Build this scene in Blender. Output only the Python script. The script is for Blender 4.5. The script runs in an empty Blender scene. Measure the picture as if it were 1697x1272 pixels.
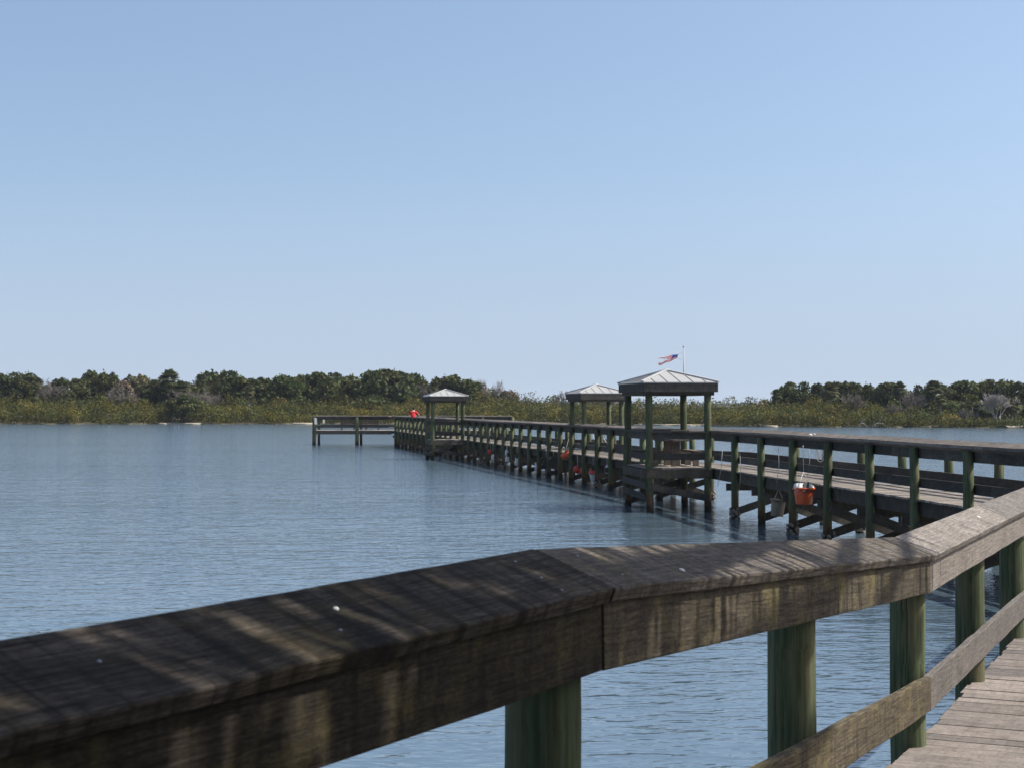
import bpy, bmesh, math, random
import numpy as np
from mathutils import Vector, Matrix

random.seed(7)
rng = np.random.default_rng(11)
S = bpy.context.scene
COL = S.collection
F = 2600.0; CX = 848.5; HY = 672.0; EYE = 3.0      # lens in photo pixels, horizon row, eye height above the water
R = math.radians
SUN_AZ, SUN_EL = 91.0, 53.0

def at(x, y, Y):
    return Vector(((x-CX)*Y/F, Y, EYE-(y-HY)*Y/F))
def xat(x, Y):
    return (x-CX)*Y/F

# ------------------------------------------------------------------ objects
def tag(o, label=None, cat=None, group=None, kind=None):
    if label: o['label'] = label
    if cat: o['category'] = cat
    if group: o['group'] = group
    if kind: o['kind'] = kind
    return o
def empty(name, loc, label, cat, group=None, rz=0.0):
    o = bpy.data.objects.new(name, None)
    o.empty_display_size = .2
    COL.objects.link(o); o.location = loc; o.rotation_euler = (0, 0, rz)
    return tag(o, label, cat, group)
def copy_tree(o, parent=None):
    c = o.copy(); COL.objects.link(c)
    if parent: c.parent = parent
    for ch in list(o.children): copy_tree(ch, c)
    return c

class MB:
    """collects shapes; build() links them as ONE mesh object (vertices given in world space unless local)"""
    def __init__(s): s.v=[]; s.f=[]; s.uv=[]; s.rnd=[]; s.sm=[]
    def face(s, idx, uvs, r, smooth=False):
        s.f.append(idx); s.uv.extend(uvs); s.rnd.extend([r]*len(idx)); s.sm.append(smooth)
    def sweep(s, pts, sec, side, n0=None, n1=None, seg=0.6, jit=0.0, cap=True):
        """sweep a cross-section [(inward offset, z offset)] along pts; side=+1: inward is to the right of travel"""
        pts=[Vector(p) for p in pts]
        # subdivide
        P=[]; N=[]
        dirs=[]
        for a,b in zip(pts[:-1],pts[1:]):
            d=(b-a); d.z=0; d.normalize(); dirs.append(d)
        def nrm(d): return Vector((d.y,-d.x,0))*side
        vn=[]
        for i in range(len(pts)):
            if i==0: n=nrm(dirs[0]) if n0 is None else n0
            elif i==len(pts)-1: n=nrm(dirs[-1]) if n1 is None else n1
            else:
                a=nrm(dirs[i-1]); b=nrm(dirs[i]); m=(a+b).normalized(); n=m/max(.5,m.dot(a))
            vn.append(n)
        for i,(a,b) in enumerate(zip(pts[:-1],pts[1:])):
            k=max(1,int(round((b-a).length/seg)))
            for j in range(k):
                t=j/k; P.append(a.lerp(b,t))
                pl=nrm(dirs[i])
                if k==1: N.append(vn[i])
                else: N.append(vn[i] if j==0 else pl)
        P.append(pts[-1]); N.append(vn[-1])
        r=(random.random(),random.random()); uo=random.random()*20; vo=random.random()*3
        m=len(sec); base=len(s.v)
        per=[0]
        for i in range(m):
            a=sec[i]; b=sec[(i+1)%m]; per.append(per[-1]+math.hypot(a[0]-b[0],a[1]-b[1]))
        L=[0]
        for a,b in zip(P[:-1],P[1:]): L.append(L[-1]+(b-a).length)
        for p,n in zip(P,N):
            for q in sec:
                jx=random.gauss(0,jit); jz=random.gauss(0,jit)
                s.v.append(p+n*(q[0]+jx)+Vector((0,0,q[1]+jz)))
        for k in range(len(P)-1):
            for i in range(m):
                a=base+k*m+i; b=base+k*m+(i+1)%m; c=b+m; d=a+m
                s.face([a,b,c,d],[(L[k]+uo,per[i]+vo),(L[k]+uo,per[i+1]+vo),(L[k+1]+uo,per[i+1]+vo),(L[k+1]+uo,per[i]+vo)],r)
        if cap:
            for k,rev in ((0,True),(len(P)-1,False)):
                idx=[base+k*m+i for i in range(m)]
                uv=[(uo+sec[i][0]*.3,vo+sec[i][1]) for i in range(m)]
                if rev: idx=idx[::-1]; uv=uv[::-1]
                s.face(idx,uv,r)
    def board(s, a, b, w, t, wdir=None, jit=0.0, nseg=1):
        """box from a to b, width w along wdir (made perpendicular), thickness t"""
        a=Vector(a); b=Vector(b); d=(b-a); L=d.length; d.normalize()
        wd=Vector(wdir if wdir is not None else (0,0,1)); wd=(wd-d*wd.dot(d)).normalized(); td=d.cross(wd)
        r=(random.random(),random.random()); uo=random.random()*20; vo=random.random()*3
        base=len(s.v); q=[(-w/2,-t/2),(w/2,-t/2),(w/2,t/2),(-w/2,t/2)]
        per=[0,w,w+t,2*w+t,2*w+2*t]
        for k in range(nseg+1):
            p=a.lerp(b,k/nseg)
            for x,y in q:
                s.v.append(p+wd*(x+random.gauss(0,jit))+td*(y+random.gauss(0,jit)))
        for k in range(nseg):
            u0=uo+L*k/nseg; u1=uo+L*(k+1)/nseg
            for i in range(4):
                A=base+k*4+i; B=base+k*4+(i+1)%4
                s.face([A,B,B+4,A+4],[(u0,vo+per[i]),(u0,vo+per[i+1]),(u1,vo+per[i+1]),(u1,vo+per[i])],r)
        e=base+nseg*4
        s.face([base+3,base+2,base+1,base],[(uo,vo+.01*i) for i in range(4)],r)
        s.face([e,e+1,e+2,e+3],[(uo,vo+.01*i) for i in range(4)],r)
    def tube(s, pts, rads, n=12, cap=True, smooth=True, wob=0.0):
        pts=[Vector(p) for p in pts]; base=len(s.v)
        r=(random.random(),random.random()); uo=random.random()*20; vo=random.random()*3
        if not hasattr(rads,'__len__'): rads=[rads]*len(pts)
        prev=None; L=0
        for i,p in enumerate(pts):
            d=(pts[min(i+1,len(pts)-1)]-pts[max(i-1,0)]).normalized()
            if prev is None:
                x=d.orthogonal().normalized()
            else:
                x=(prev-d*prev.dot(d)).normalized()
            prev=x; y=d.cross(x)
            for k in range(n):
                a=2*math.pi*k/n; rr=rads[i]*(1+random.gauss(0,wob))
                s.v.append(p+x*math.cos(a)*rr+y*math.sin(a)*rr)
        for i in range(len(pts)-1):
            l=(pts[i+1]-pts[i]).length
            for k in range(n):
                a=base+i*n+k; b=base+i*n+(k+1)%n
                rr=rads[i]*2*math.pi
                s.face([a,b,b+n,a+n],[(L+uo,rr*k/n+vo),(L+uo,rr*(k+1)/n+vo),(L+l+uo,rr*(k+1)/n+vo),(L+l+uo,rr*k/n+vo)],r,smooth)
            L+=l
        if cap:
            e=base+(len(pts)-1)*n
            s.face([base+k for k in range(n)][::-1],[(uo+math.cos(2*math.pi*k/n)*rads[0],vo+math.sin(2*math.pi*k/n)*rads[0]) for k in range(n)],r)
            s.face([e+k for k in range(n)],[(uo+math.cos(2*math.pi*k/n)*rads[-1],vo+math.sin(2*math.pi*k/n)*rads[-1]) for k in range(n)],r)
    def lathe(s, o, prof, n=20, axis=None, smooth=True):
        o=Vector(o); ax=Vector(axis or (0,0,1)).normalized(); x=ax.orthogonal().normalized(); y=ax.cross(x)
        base=len(s.v); r=(random.random(),random.random())
        for (rad,h) in prof:
            for k in range(n):
                a=2*math.pi*k/n; s.v.append(o+ax*h+x*math.cos(a)*rad+y*math.sin(a)*rad)
        for i in range(len(prof)-1):
            for k in range(n):
                a=base+i*n+k; b=base+i*n+(k+1)%n
                s.face([a,b,b+n,a+n],[(k/n,i*.1),((k+1)/n,i*.1),((k+1)/n,i*.1+.1),(k/n,i*.1+.1)],r,smooth)
    def poly(s, pts, r=None):
        base=len(s.v); s.v.extend(Vector(p) for p in pts)
        s.face(list(range(base,base+len(pts))),[(p[0],p[1]) for p in pts],r or (random.random(),random.random()))
    def build(s, name, mat, parent=None, bevel=0.0):
        me=bpy.data.meshes.new(name)
        off=Vector((0,0,0)); inv=None
        if parent is not None:
            chain=Matrix.Identity(4); p=parent
            mats=[]
            while p is not None: mats.append(p.matrix_basis.copy()); p=p.parent
            for m in reversed(mats): chain=chain@m
            inv=chain.inverted()
            vs=[inv@v for v in s.v]
        else: vs=s.v
        me.from_pydata([tuple(v) for v in vs],[],s.f)
        u=me.uv_layers.new(name='UVMap'); u.data.foreach_set('uv',np.array(s.uv,dtype=np.float32).ravel())
        u2=me.uv_layers.new(name='rnd'); u2.data.foreach_set('uv',np.array(s.rnd,dtype=np.float32).ravel())
        me.polygons.foreach_set('use_smooth',s.sm)
        me.update()
        o=bpy.data.objects.new(name,me); COL.objects.link(o)
        if mat: me.materials.append(mat)
        if parent is not None: o.parent=parent
        if bevel:
            b=o.modifiers.new('bevel','BEVEL'); b.width=bevel; b.segments=2; b.limit_method='ANGLE'; b.angle_limit=R(40)
        return o

# ------------------------------------------------------------------ materials
class NT:
    def __init__(s, name):
        s.m=bpy.data.materials.new(name); s.m.use_nodes=True; s.t=s.m.node_tree; s.t.nodes.clear()
        s.out=s.n('ShaderNodeOutputMaterial'); s.b=s.n('ShaderNodeBsdfPrincipled'); s.l(s.b.outputs[0],s.out.inputs[0])
    def n(s, typ, **k):
        x=s.t.nodes.new(typ)
        for a,b in k.items(): setattr(x,a,b)
        return x
    def l(s,a,b): s.t.links.new(a,b)
    def val(s, sock, v):
        if hasattr(v,'is_linked') or isinstance(v,bpy.types.NodeSocket): s.l(v,sock)
        else: sock.default_value=v
    def math(s, op, a, b=0.0, c=None):
        x=s.n('ShaderNodeMath',operation=op); s.val(x.inputs[0],a); s.val(x.inputs[1],b)
        if c is not None: s.val(x.inputs[2],c)
        return x.outputs[0]
    def mix(s, f, a, b, bt='MIX'):
        x=s.n('ShaderNodeMix',data_type='RGBA',blend_type=bt)
        s.val(x.inputs[0],f); s.val(x.inputs[6],a if not isinstance(a,tuple) else (*a,1)); s.val(x.inputs[7],b if not isinstance(b,tuple) else (*b,1))
        return x.outputs[2]
    def noise(s, vec, scale, detail=3, rough=.55, dist=0.0):
        x=s.n('ShaderNodeTexNoise'); s.l(vec,x.inputs['Vector']); x.inputs['Scale'].default_value=scale
        x.inputs['Detail'].default_value=detail; x.inputs['Roughness'].default_value=rough; x.inputs['Distortion'].default_value=dist
        return x.outputs[0]
    def ramp(s, f, stops):
        x=s.n('ShaderNodeValToRGB'); s.l(f,x.inputs[0]); e=x.color_ramp.elements
        while len(e)<len(stops): e.new(.5)
        for i,(p,c) in enumerate(stops):
            e[i].position=p; e[i].color=(*c,1) if isinstance(c,tuple) else (c,c,c,1)
        return x.outputs[0]
    def comb(s,x,y,z):
        c=s.n('ShaderNodeCombineXYZ'); s.val(c.inputs[0],x); s.val(c.inputs[1],y); s.val(c.inputs[2],z); return c.outputs[0]
    def sep(s,v):
        c=s.n('ShaderNodeSeparateXYZ'); s.l(v,c.inputs[0]); return c.outputs
    def bump(s,h,strength,dist):
        b=s.n('ShaderNodeBump'); b.inputs['Strength'].default_value=strength; b.inputs['Distance'].default_value=dist
        s.l(h,b.inputs['Height']); s.l(b.outputs[0],s.b.inputs['Normal']); return b

def wood(name, dark, light, lichen=0.0, lichen_col=(.20,.16,.055), mould=0.5, rough=.85, bump=.5, blotch=.8):
    """weathered board: grain runs along u"""
    T=NT(name)
    uv=T.n('ShaderNodeUVMap',uv_map='UVMap').outputs[0]; rn=T.n('ShaderNodeUVMap',uv_map='rnd').outputs[0]
    u,v,_=T.sep(uv); r1,r2,_=T.sep(rn)
    z=T.math('MULTIPLY',r1,37.0)
    fib=T.noise(T.comb(T.math('MULTIPLY',u,5.0),T.math('MULTIPLY',v,85.0),z),1.0,6,.68)
    broad=T.noise(T.comb(T.math('MULTIPLY',u,1.1),T.math('MULTIPLY',v,6.0),z),1.0,3,.5)
    # cathedral growth rings
    ph=T.math('ADD',T.math('MULTIPLY',v,430.0),T.math('MULTIPLY',broad,60.0))
    ring=T.math('MULTIPLY_ADD',T.math('SINE',ph),.5,.5)
    ring=T.math('POWER',ring,2.2)
    g=T.math('ADD',T.math('MULTIPLY',fib,.75),T.math('MULTIPLY',T.math('SUBTRACT',1.0,ring),.045))
    col=T.mix(T.ramp(g,[(.28,0.0),(.72,1.0)]),dark,light)
    # per board brightness
    col=T.mix(1.0,col,T.ramp(r2,[(0.0,(.62,.62,.63)),(1.0,(1.22,1.18,1.14))]),'MULTIPLY')
    # black mould blotches and water stains across the grain
    bl=T.noise(T.comb(T.math('MULTIPLY',u,3.2),T.math('MULTIPLY',v,6.0),z),1.0,5,.65)
    col=T.mix(T.math('MULTIPLY',T.ramp(bl,[(.42,0.0),(.68,1.0)]),mould*blotch),col,tuple(c*.28 for c in dark))
    st=T.noise(T.comb(T.math('MULTIPLY',u,26.0),T.math('MULTIPLY',v,1.2),z),1.0,3,.6)
    col=T.mix(T.math('MULTIPLY',T.ramp(st,[(.47,0.0),(.66,1.0)]),mould*.85),col,tuple(c*.45 for c in dark))
    if lichen:
        lc=T.noise(T.comb(T.math('MULTIPLY',u,5.5),T.math('MULTIPLY',v,4.0),T.math('ADD',z,9.0)),1.0,6,.7)
        col=T.mix(T.math('MULTIPLY',T.ramp(lc,[(.50,0.0),(.66,1.0)]),lichen),col,lichen_col)
    sp=T.noise(T.comb(T.math('MULTIPLY',u,45.0),T.math('MULTIPLY',v,170.0),z),1.0,3,.7)
    col=T.mix(1.0,col,T.ramp(sp,[(.30,(.55,.55,.55)),(.70,(1.4,1.4,1.4))]),'MULTIPLY')
    # dark checks (splits)
    ck=T.noise(T.comb(T.math('MULTIPLY',u,.7),T.math('MULTIPLY',v,95.0),T.math('ADD',z,3.0)),1.0,2,.5)
    ckm=T.ramp(ck,[(.71,0.0),(.76,1.0)])
    col=T.mix(T.math('MULTIPLY',ckm,.75),col,(.012,.010,.009))
    T.l(col,T.b.inputs['Base Color']); T.b.inputs['Roughness'].default_value=rough; T.b.inputs['Specular IOR Level'].default_value=.12
    h=T.math('SUBTRACT',T.math('ADD',g,T.math('MULTIPLY',bl,.5)),T.math('MULTIPLY',ckm,1.2))
    T.bump(h,bump,.004)
    return T.m

def post_mat(name, c0, c1):
    T=NT(name)
    uv=T.n('ShaderNodeUVMap',uv_map='UVMap').outputs[0]; rn=T.n('ShaderNodeUVMap',uv_map='rnd').outputs[0]
    u,v,_=T.sep(uv); r1,r2,_=T.sep(rn); z=T.math('MULTIPLY',r1,31.0)
    fib=T.noise(T.comb(T.math('MULTIPLY',u,2.0),T.math('MULTIPLY',v,55.0),z),1.0,4,.6)
    br=T.noise(T.comb(T.math('MULTIPLY',u,2.2),T.math('MULTIPLY',v,7.0),z),1.0,4,.6)
    ph=T.math('ADD',T.math('MULTIPLY',v,210.0),T.math('MULTIPLY',br,22.0))
    ring=T.math('MULTIPLY_ADD',T.math('SINE',ph),.5,.5)
    g=T.math('ADD',T.math('MULTIPLY',fib,.7),T.math('MULTIPLY',ring,.07))
    g=T.math('ADD',g,T.math('MULTIPLY',br,.25))
    col=T.mix(T.ramp(g,[(.28,0.0),(.80,1.0)]),c0,c1)
    col=T.mix(T.ramp(br,[(.48,0.0),(.72,.7)]),col,(.15,.115,.07))
    col=T.mix(1.0,col,T.ramp(r2,[(0.0,(.75,.75,.75)),(1.0,(1.15,1.15,1.15))]),'MULTIPLY')
    ck=T.noise(T.comb(T.math('MULTIPLY',u,.8),T.math('MULTIPLY',v,75.0),T.math('ADD',z,3.0)),1.0,2,.5); ckm=T.ramp(ck,[(.66,0.0),(.71,1.0)])
    kn=T.noise(T.comb(T.math('MULTIPLY',u,3.0),T.math('MULTIPLY',v,9.0),T.math('ADD',z,7.0)),1.0,2,.5)
    col=T.mix(T.math('MULTIPLY',ckm,.8),col,(.012,.012,.009)); col=T.mix(T.ramp(kn,[(.70,0.0),(.76,.8)]),col,(.035,.026,.016))
    # tide mark: brown rot then dark weed and barnacles just above the water
    geo=T.n('ShaderNodeNewGeometry').outputs['Position']; zz=T.sep(geo)[2]
    wob=T.noise(geo,6.0,4,.6)
    zt=T.math('ADD',zz,T.math('MULTIPLY',T.math('SUBTRACT',wob,.5),.5))
    col=T.mix(T.ramp(zt,[(.25,1.0),(.70,0.0)]),col,T.mix(wob,(.05,.034,.018),(.13,.08,.04)))
    col=T.mix(T.ramp(zt,[(.12,1.0),(.34,0.0)]),col,(.022,.020,.015))
    T.l(col,T.b.inputs['Base Color']); T.b.inputs['Roughness'].default_value=.85; T.b.inputs['Specular IOR Level'].default_value=.15
    T.bump(T.math('ADD',g,br),.5,.006)
    return T.m

def plain(name, col, rough=.6, metal=0.0, var=.25, scale=8.0):
    T=NT(name); tc=T.n('ShaderNodeTexCoord').outputs['Object']
    n=T.noise(tc,scale,5,.65)
    c=T.mix(n,tuple(x*(1-var) for x in col),tuple(min(1,x*(1+var)) for x in col))
    T.l(c,T.b.inputs['Base Color']); T.b.inputs['Roughness'].default_value=rough; T.b.inputs['Metallic'].default_value=metal
    T.bump(n,.15,.004)
    return T.m

def leaf_mat(name, rough=.75, trans=.25):
    T=NT(name)
    a=T.n('ShaderNodeVertexColor',layer_name='tint').outputs[0]
    T.l(a,T.b.inputs['Base Color']); T.b.inputs['Roughness'].default_value=rough
    T.b.inputs['Specular IOR Level'].default_value=.25
    if trans:
        tr=T.n('ShaderNodeBsdfTranslucent'); T.l(a,tr.inputs[0]); mx=T.n('ShaderNodeMixShader'); mx.inputs[0].default_value=trans
        T.l(T.b.outputs[0],mx.inputs[1]); T.l(tr.outputs[0],mx.inputs[2]); T.l(mx.outputs[0],T.out.inputs[0])
    return T.m

M={}
M['cap_old_shaded']=wood('cap wood old shaded',(.015,.012,.009),(.115,.102,.09),lichen=.12,lichen_col=(.15,.115,.035),mould=.9,bump=.8)  # mouldy cap boards, with tree shade also darkened into the colour
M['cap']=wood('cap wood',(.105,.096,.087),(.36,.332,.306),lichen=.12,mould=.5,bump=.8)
M['rail_old_shaded']=wood('rail wood old shaded',(.014,.011,.008),(.082,.070,.055),lichen=.28,lichen_col=(.13,.11,.035),mould=.5,bump=.6)  # mildewed rail boards, colour lowered further to deepen their shade
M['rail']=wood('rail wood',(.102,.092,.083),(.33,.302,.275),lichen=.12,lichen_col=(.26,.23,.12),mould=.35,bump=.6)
M['pier_rail']=wood('pier rail wood',(.044,.041,.038),(.155,.145,.132),lichen=.1,mould=.4,bump=.4)
M['pier_cap']=wood('pier cap wood',(.11,.098,.088),(.30,.27,.24),lichen=.05,mould=.6,bump=.5)
M['deck']=wood('deck wood',(.135,.118,.105),(.37,.33,.298),mould=.35,bump=.5)
M['pier_deck']=wood('pier deck wood',(.18,.158,.138),(.41,.37,.335),mould=.25,bump=.4)
M['beam']=wood('beam wood',(.06,.054,.046),(.17,.15,.125),lichen=.15,mould=.5,bump=.4)
M['table']=wood('table wood',(.10,.085,.072),(.27,.235,.20),mould=.4)
M['post']=post_mat('green post wood',(.020,.024,.012),(.135,.168,.092))
M['roof']=plain('metal roof sheet',(.30,.295,.285),.55,0.0,.22,5.0)
M['ridge']=plain('metal roof trim',(.38,.38,.375),.45,0.0,.1,4.0)
M['orange']=plain('orange plastic',(.50,.075,.014),.5,0,.35)
M['red']=plain('red plastic',(.42,.022,.015),.5,0,.25)
M['white']=plain('white plastic',(.55,.55,.53),.5,0,.12)
M['tan']=plain('tan plastic',(.16,.13,.085),.6,0,.3)
M['black']=plain('black plastic',(.018,.018,.020),.6,0,.3)
M['rope']=plain('rope fibre',(.55,.52,.45),.9,0,.2,30)
M['line']=plain('fishing line',(.30,.31,.30),.5)
M['pole']=plain('aluminium pole',(.26,.26,.265),.5,.3,.1)
M['skin']=plain('skin',(.42,.24,.16),.6,0,.1)
M['shirt']=plain('red shirt cloth',(.50,.012,.022),.85,0,.2,14)
M['shorts']=plain('dark cloth',(.03,.033,.045),.9,0,.2)
M['hat']=plain('black cap cloth',(.012,.012,.014),.9,0,.2)
M['hair']=plain('dark hair',(.03,.02,.014),.8)
M['leaf']=leaf_mat('foliage')
M['frond']=leaf_mat('palm frond',.55,.2)
M['bark']=plain('bark',(.10,.085,.07),.95,0,.4,6)
M['palmbark']=plain('palm bark',(.17,.145,.115),.95,0,.4,7)
M['grey_twig']=plain('grey twigs',(.15,.13,.112),.95,0,.25,3)
M['dead']=plain('bleached dead wood',(.27,.245,.22),.9,0,.2,4)
M['shell']=plain('oyster shell crust',(.17,.145,.12),.95,0,.6,40)
M['sand']=plain('sand',(.27,.235,.18),.95,0,.2,1.5)

# ------------------------------------------------------------------ camera, world, sun
cam=bpy.data.cameras.new('camera'); co=bpy.data.objects.new('camera',cam); COL.objects.link(co); S.camera=co
cam.sensor_fit='HORIZONTAL'; cam.sensor_width=36; cam.lens=36*F/1697
co.location=(0,0,EYE); co.rotation_euler=(R(90)+math.atan(36.0/F),0,0)
cam.clip_start=.05; cam.clip_end=30000
cam.dof.use_dof=True; cam.dof.focus_distance=19.0; cam.dof.aperture_fstop=13.0

SKY_S,SKY_L=1.0,.14
w=bpy.data.worlds.new('World'); S.world=w; w.use_nodes=True
wt=w.node_tree; wt.nodes.clear()
sky=wt.nodes.new('ShaderNodeTexSky'); sky.sky_type='NISHITA'; sky.sun_disc=False
sky.sun_elevation=R(SUN_EL); sky.sun_rotation=R(SUN_AZ); sky.altitude=0; sky.air_density=1.2; sky.dust_density=2.3; sky.ozone_density=1.0
bg=wt.nodes.new('ShaderNodeBackground'); bg.inputs[1].default_value=.128
wo=wt.nodes.new('ShaderNodeOutputWorld')
# look the sky up a little above the true elevation, so that the horizon stays pale blue as over a clear coast
tcw=wt.nodes.new('ShaderNodeTexCoord'); mpw=wt.nodes.new('ShaderNodeMapping'); mpw.inputs['Scale'].default_value=(1,1,SKY_S); mpw.inputs['Location'].default_value=(0,0,SKY_L)
wt.links.new(tcw.outputs['Generated'],mpw.inputs[0]); wt.links.new(mpw.outputs[0],sky.inputs['Vector'])
hsv=wt.nodes.new('ShaderNodeHueSaturation'); hsv.inputs['Saturation'].default_value=1.0
wt.links.new(sky.outputs[0],hsv.inputs['Color']); sep_=wt.nodes.new('ShaderNodeSeparateXYZ'); wt.links.new(tcw.outputs['Generated'],sep_.inputs[0])
mr=wt.nodes.new('ShaderNodeMapRange'); wt.links.new(sep_.outputs[2],mr.inputs[0]); mr.inputs[1].default_value=0; mr.inputs[2].default_value=.17; mr.inputs[3].default_value=.72; mr.inputs[4].default_value=0; mr.interpolation_type='SMOOTHSTEP'
mxw=wt.nodes.new('ShaderNodeMix'); mxw.data_type='RGBA'; wt.links.new(mr.outputs[0],mxw.inputs[0]); wt.links.new(hsv.outputs[0],mxw.inputs[6]); mxw.inputs[7].default_value=(2.75,3.20,4.05,1)
wt.links.new(mxw.outputs[2],bg.inputs[0]); wt.links.new(bg.outputs[0],wo.inputs[0])

sl=bpy.data.lights.new('sun','SUN'); sl.energy=5.0; sl.angle=R(.53); sl.color=(1,.95,.87)
so=bpy.data.objects.new('sun',sl); COL.objects.link(so)
SD=Vector((math.sin(R(SUN_AZ))*math.cos(R(SUN_EL)),math.cos(R(SUN_AZ))*math.cos(R(SUN_EL)),math.sin(R(SUN_EL))))
so.rotation_euler=SD.to_track_quat('Z','Y').to_euler(); so.location=(40,0,60)

S.view_settings.view_transform='Standard'; S.view_settings.look='None'; S.view_settings.exposure=0.5; S.view_settings.gamma=1.0
S.render.engine='CYCLES'
S.render.resolution_x=1024; S.render.resolution_y=767

# ------------------------------------------------------------------ water, bed and shores
def sheet(name, pts, mat, kind='structure'):
    me=bpy.data.meshes.new(name); me.from_pydata([tuple(p) for p in pts],[],[list(range(len(pts)))]); me.update()
    o=bpy.data.objects.new(name,me); COL.objects.link(o); me.materials.append(mat); tag(o,kind=kind); return o

T=NT('lagoon water')
pos=T.n('ShaderNodeNewGeometry').outputs['Position']
px,py,_=T.sep(pos)
# wavelets: crests lie across the view, wind from the left of the photograph
def wv(sx,sy,det,rough,zoff,dist=.4,skew=.12):
    a=T.math('ADD',T.math('MULTIPLY',px,sx),T.math('MULTIPLY',py,sx*skew))
    b=T.math('SUBTRACT',T.math('MULTIPLY',py,sy),T.math('MULTIPLY',px,sy*skew))
    return T.noise(T.comb(a,b,zoff),1.0,det,rough,dist)
h=T.math('MULTIPLY',T.math('POWER',wv(1.1,2.3,3,.55,0.0),2.4),.068)
h=T.math('ADD',h,T.math('MULTIPLY',wv(.33,.62,2,.5,4.0),.09))
h=T.math('ADD',h,T.math('MULTIPLY',wv(3.4,7.5,2,.5,9.0),.026))
h=T.math('ADD',h,T.math('MULTIPLY',wv(2.6,2.9,2,.5,15.0),.034))
ruf=T.n('ShaderNodeMapRange'); T.l(py,ruf.inputs[0]); ruf.inputs[1].default_value=8; ruf.inputs[2].default_value=70; ruf.inputs[3].default_value=.42; ruf.inputs[4].default_value=.92
patch=T.noise(T.comb(T.math('MULTIPLY',px,.03),T.math('MULTIPLY',py,.07),2.0),1.0,3,.55)
h=T.math('MULTIPLY',h,T.math('MULTIPLY',ruf.outputs[0],T.math('MULTIPLY_ADD',patch,1.0,.5)))
bp=T.n('ShaderNodeBump'); bp.inputs['Strength'].default_value=1.0; bp.inputs['Distance'].default_value=1.0
T.l(h,bp.inputs['Height']); T.l(bp.outputs[0],T.b.inputs['Normal'])
gust=T.noise(T.comb(T.math('MULTIPLY',px,.02),T.math('MULTIPLY',py,.05),0.0),1.0,4,.6)
T.l(T.mix(gust,(.058,.096,.132),(.074,.106,.128)),T.b.inputs['Base Color'])
T.b.inputs['Roughness'].default_value=.08; T.b.inputs['IOR'].default_value=2.2
water=sheet('water',[(-9000,-600,0),(9000,-600,0),(9000,14000,0),(-9000,14000,0)],T.m)

def shoreY(x):
    return float(np.interp(x,[-400,0,850,1000,1100,1275,1500,1697,2200],[258,260,262,252,245,226,220,214,205]))
T=NT('shore soil')
pos=T.n('ShaderNodeNewGeometry').outputs['Position']
n=T.noise(pos,.25,5,.6)
c=T.mix(T.ramp(n,[(.35,0.0),(.65,1.0)]),(.045,.042,.026),(.12,.10,.06))
T.l(c,T.b.inputs['Base Color']); T.b.inputs['Roughness'].default_value=.95
M['soil']=T.m
def land(name, front, back, mat, top):
    """strip of ground: rises from below the water at the front line to its top height"""
    mb=MB(); n=len(front); rows=[]
    prof=[(0.0,-.25),(.004,.10),(.03,top*.6),(.2,top),(1.0,top)]
    for t,z in prof:
        rows.append([Vector(f).lerp(Vector(b),t)+Vector((0,0,z+random.uniform(-.03,.03)*(t>0))) for f,b in zip(front,back)])
    for r0,r1 in zip(rows[:-1],rows[1:]):
        for i in range(n-1):
            mb.poly([r0[i],r0[i+1],r1[i+1],r1[i]])
    return tag(mb.build(name,mat),kind='structure')
xs=list(range(-500,2300,12))
fr=[Vector((xat(x,shoreY(x)),shoreY(x)+1.6*math.sin(x*.05)+1.0*math.sin(x*.13+1)+random.uniform(-.4,.4),0)) for x in xs]
bk=[Vector((xat(x,shoreY(x))*1.45,shoreY(x)*1.45,0)) for x in xs]
land('shore',fr,bk,M['soil'],.35)
# pale sandy bits of beach
def beach(x0,x1,dz=.14,dep=2.4):
    f=[];b=[]
    for x in np.linspace(x0,x1,14):
        Y=shoreY(x)-1.0+1.6*math.sin(x*.05)+1.0*math.sin(x*.13+1)
        e=1-abs((x-(x0+x1)/2)/((x1-x0)/2))**2
        f.append(Vector((xat(x,Y),Y-1.2*e+.5,0))); b.append(Vector((xat(x,Y),Y+dep,0)))
    land('beach',f,b,M['sand'],dz*.6+.12)
beach(262,332); beach(485,520); beach(1060,1180); beach(1262,1290); beach(1672,1760,.3,6)

# ------------------------------------------------------------------ foliage helpers (numpy)
def leaf_object(name, cen, size, tint, mat, parent=None, up=None, elong=1.0, kind=None):
    """many single leaf faces; cen (n,3), size (n,), tint (n,3)"""
    n=len(cen); 
    a=rng.normal(size=(n,3)); 
    if up is not None: a=a*(1-up[1])+np.array(up[0])*up[1]
    a/=np.linalg.norm(a,axis=1,keepdims=True)
    b=rng.normal(size=(n,3)); b-=a*(a*b).sum(1,keepdims=True); b/=np.linalg.norm(b,axis=1,keepdims=True)
    s=size[:,None]
    P=np.empty((n,4,3)); 
    P[:,0]=cen-a*s*elong; P[:,1]=cen+b*s*.55; P[:,2]=cen+a*s*elong; P[:,3]=cen-b*s*.55
    me=bpy.data.meshes.new(name)
    me.vertices.add(n*4); me.vertices.foreach_set('co',P.astype(np.float32).ravel())
    me.loops.add(n*4); me.loops.foreach_set('vertex_index',np.arange(n*4,dtype=np.int32))
    me.polygons.add(n); me.polygons.foreach_set('loop_start',np.arange(0,n*4,4,dtype=np.int32)); me.polygons.foreach_set('loop_total',np.full(n,4,dtype=np.int32))
    me.update(calc_edges=True)
    ca=me.color_attributes.new('tint','FLOAT_COLOR','POINT')
    c=np.ones((n,4,4),dtype=np.float32); c[:,:,:3]=tint[:,None,:]; ca.data.foreach_set('color',c.ravel())
    me.materials.append(mat)
    o=bpy.data.objects.new(name,me); COL.objects.link(o)
    if parent is not None: o.parent=parent
    if kind: o['kind']=kind
    return o

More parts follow.
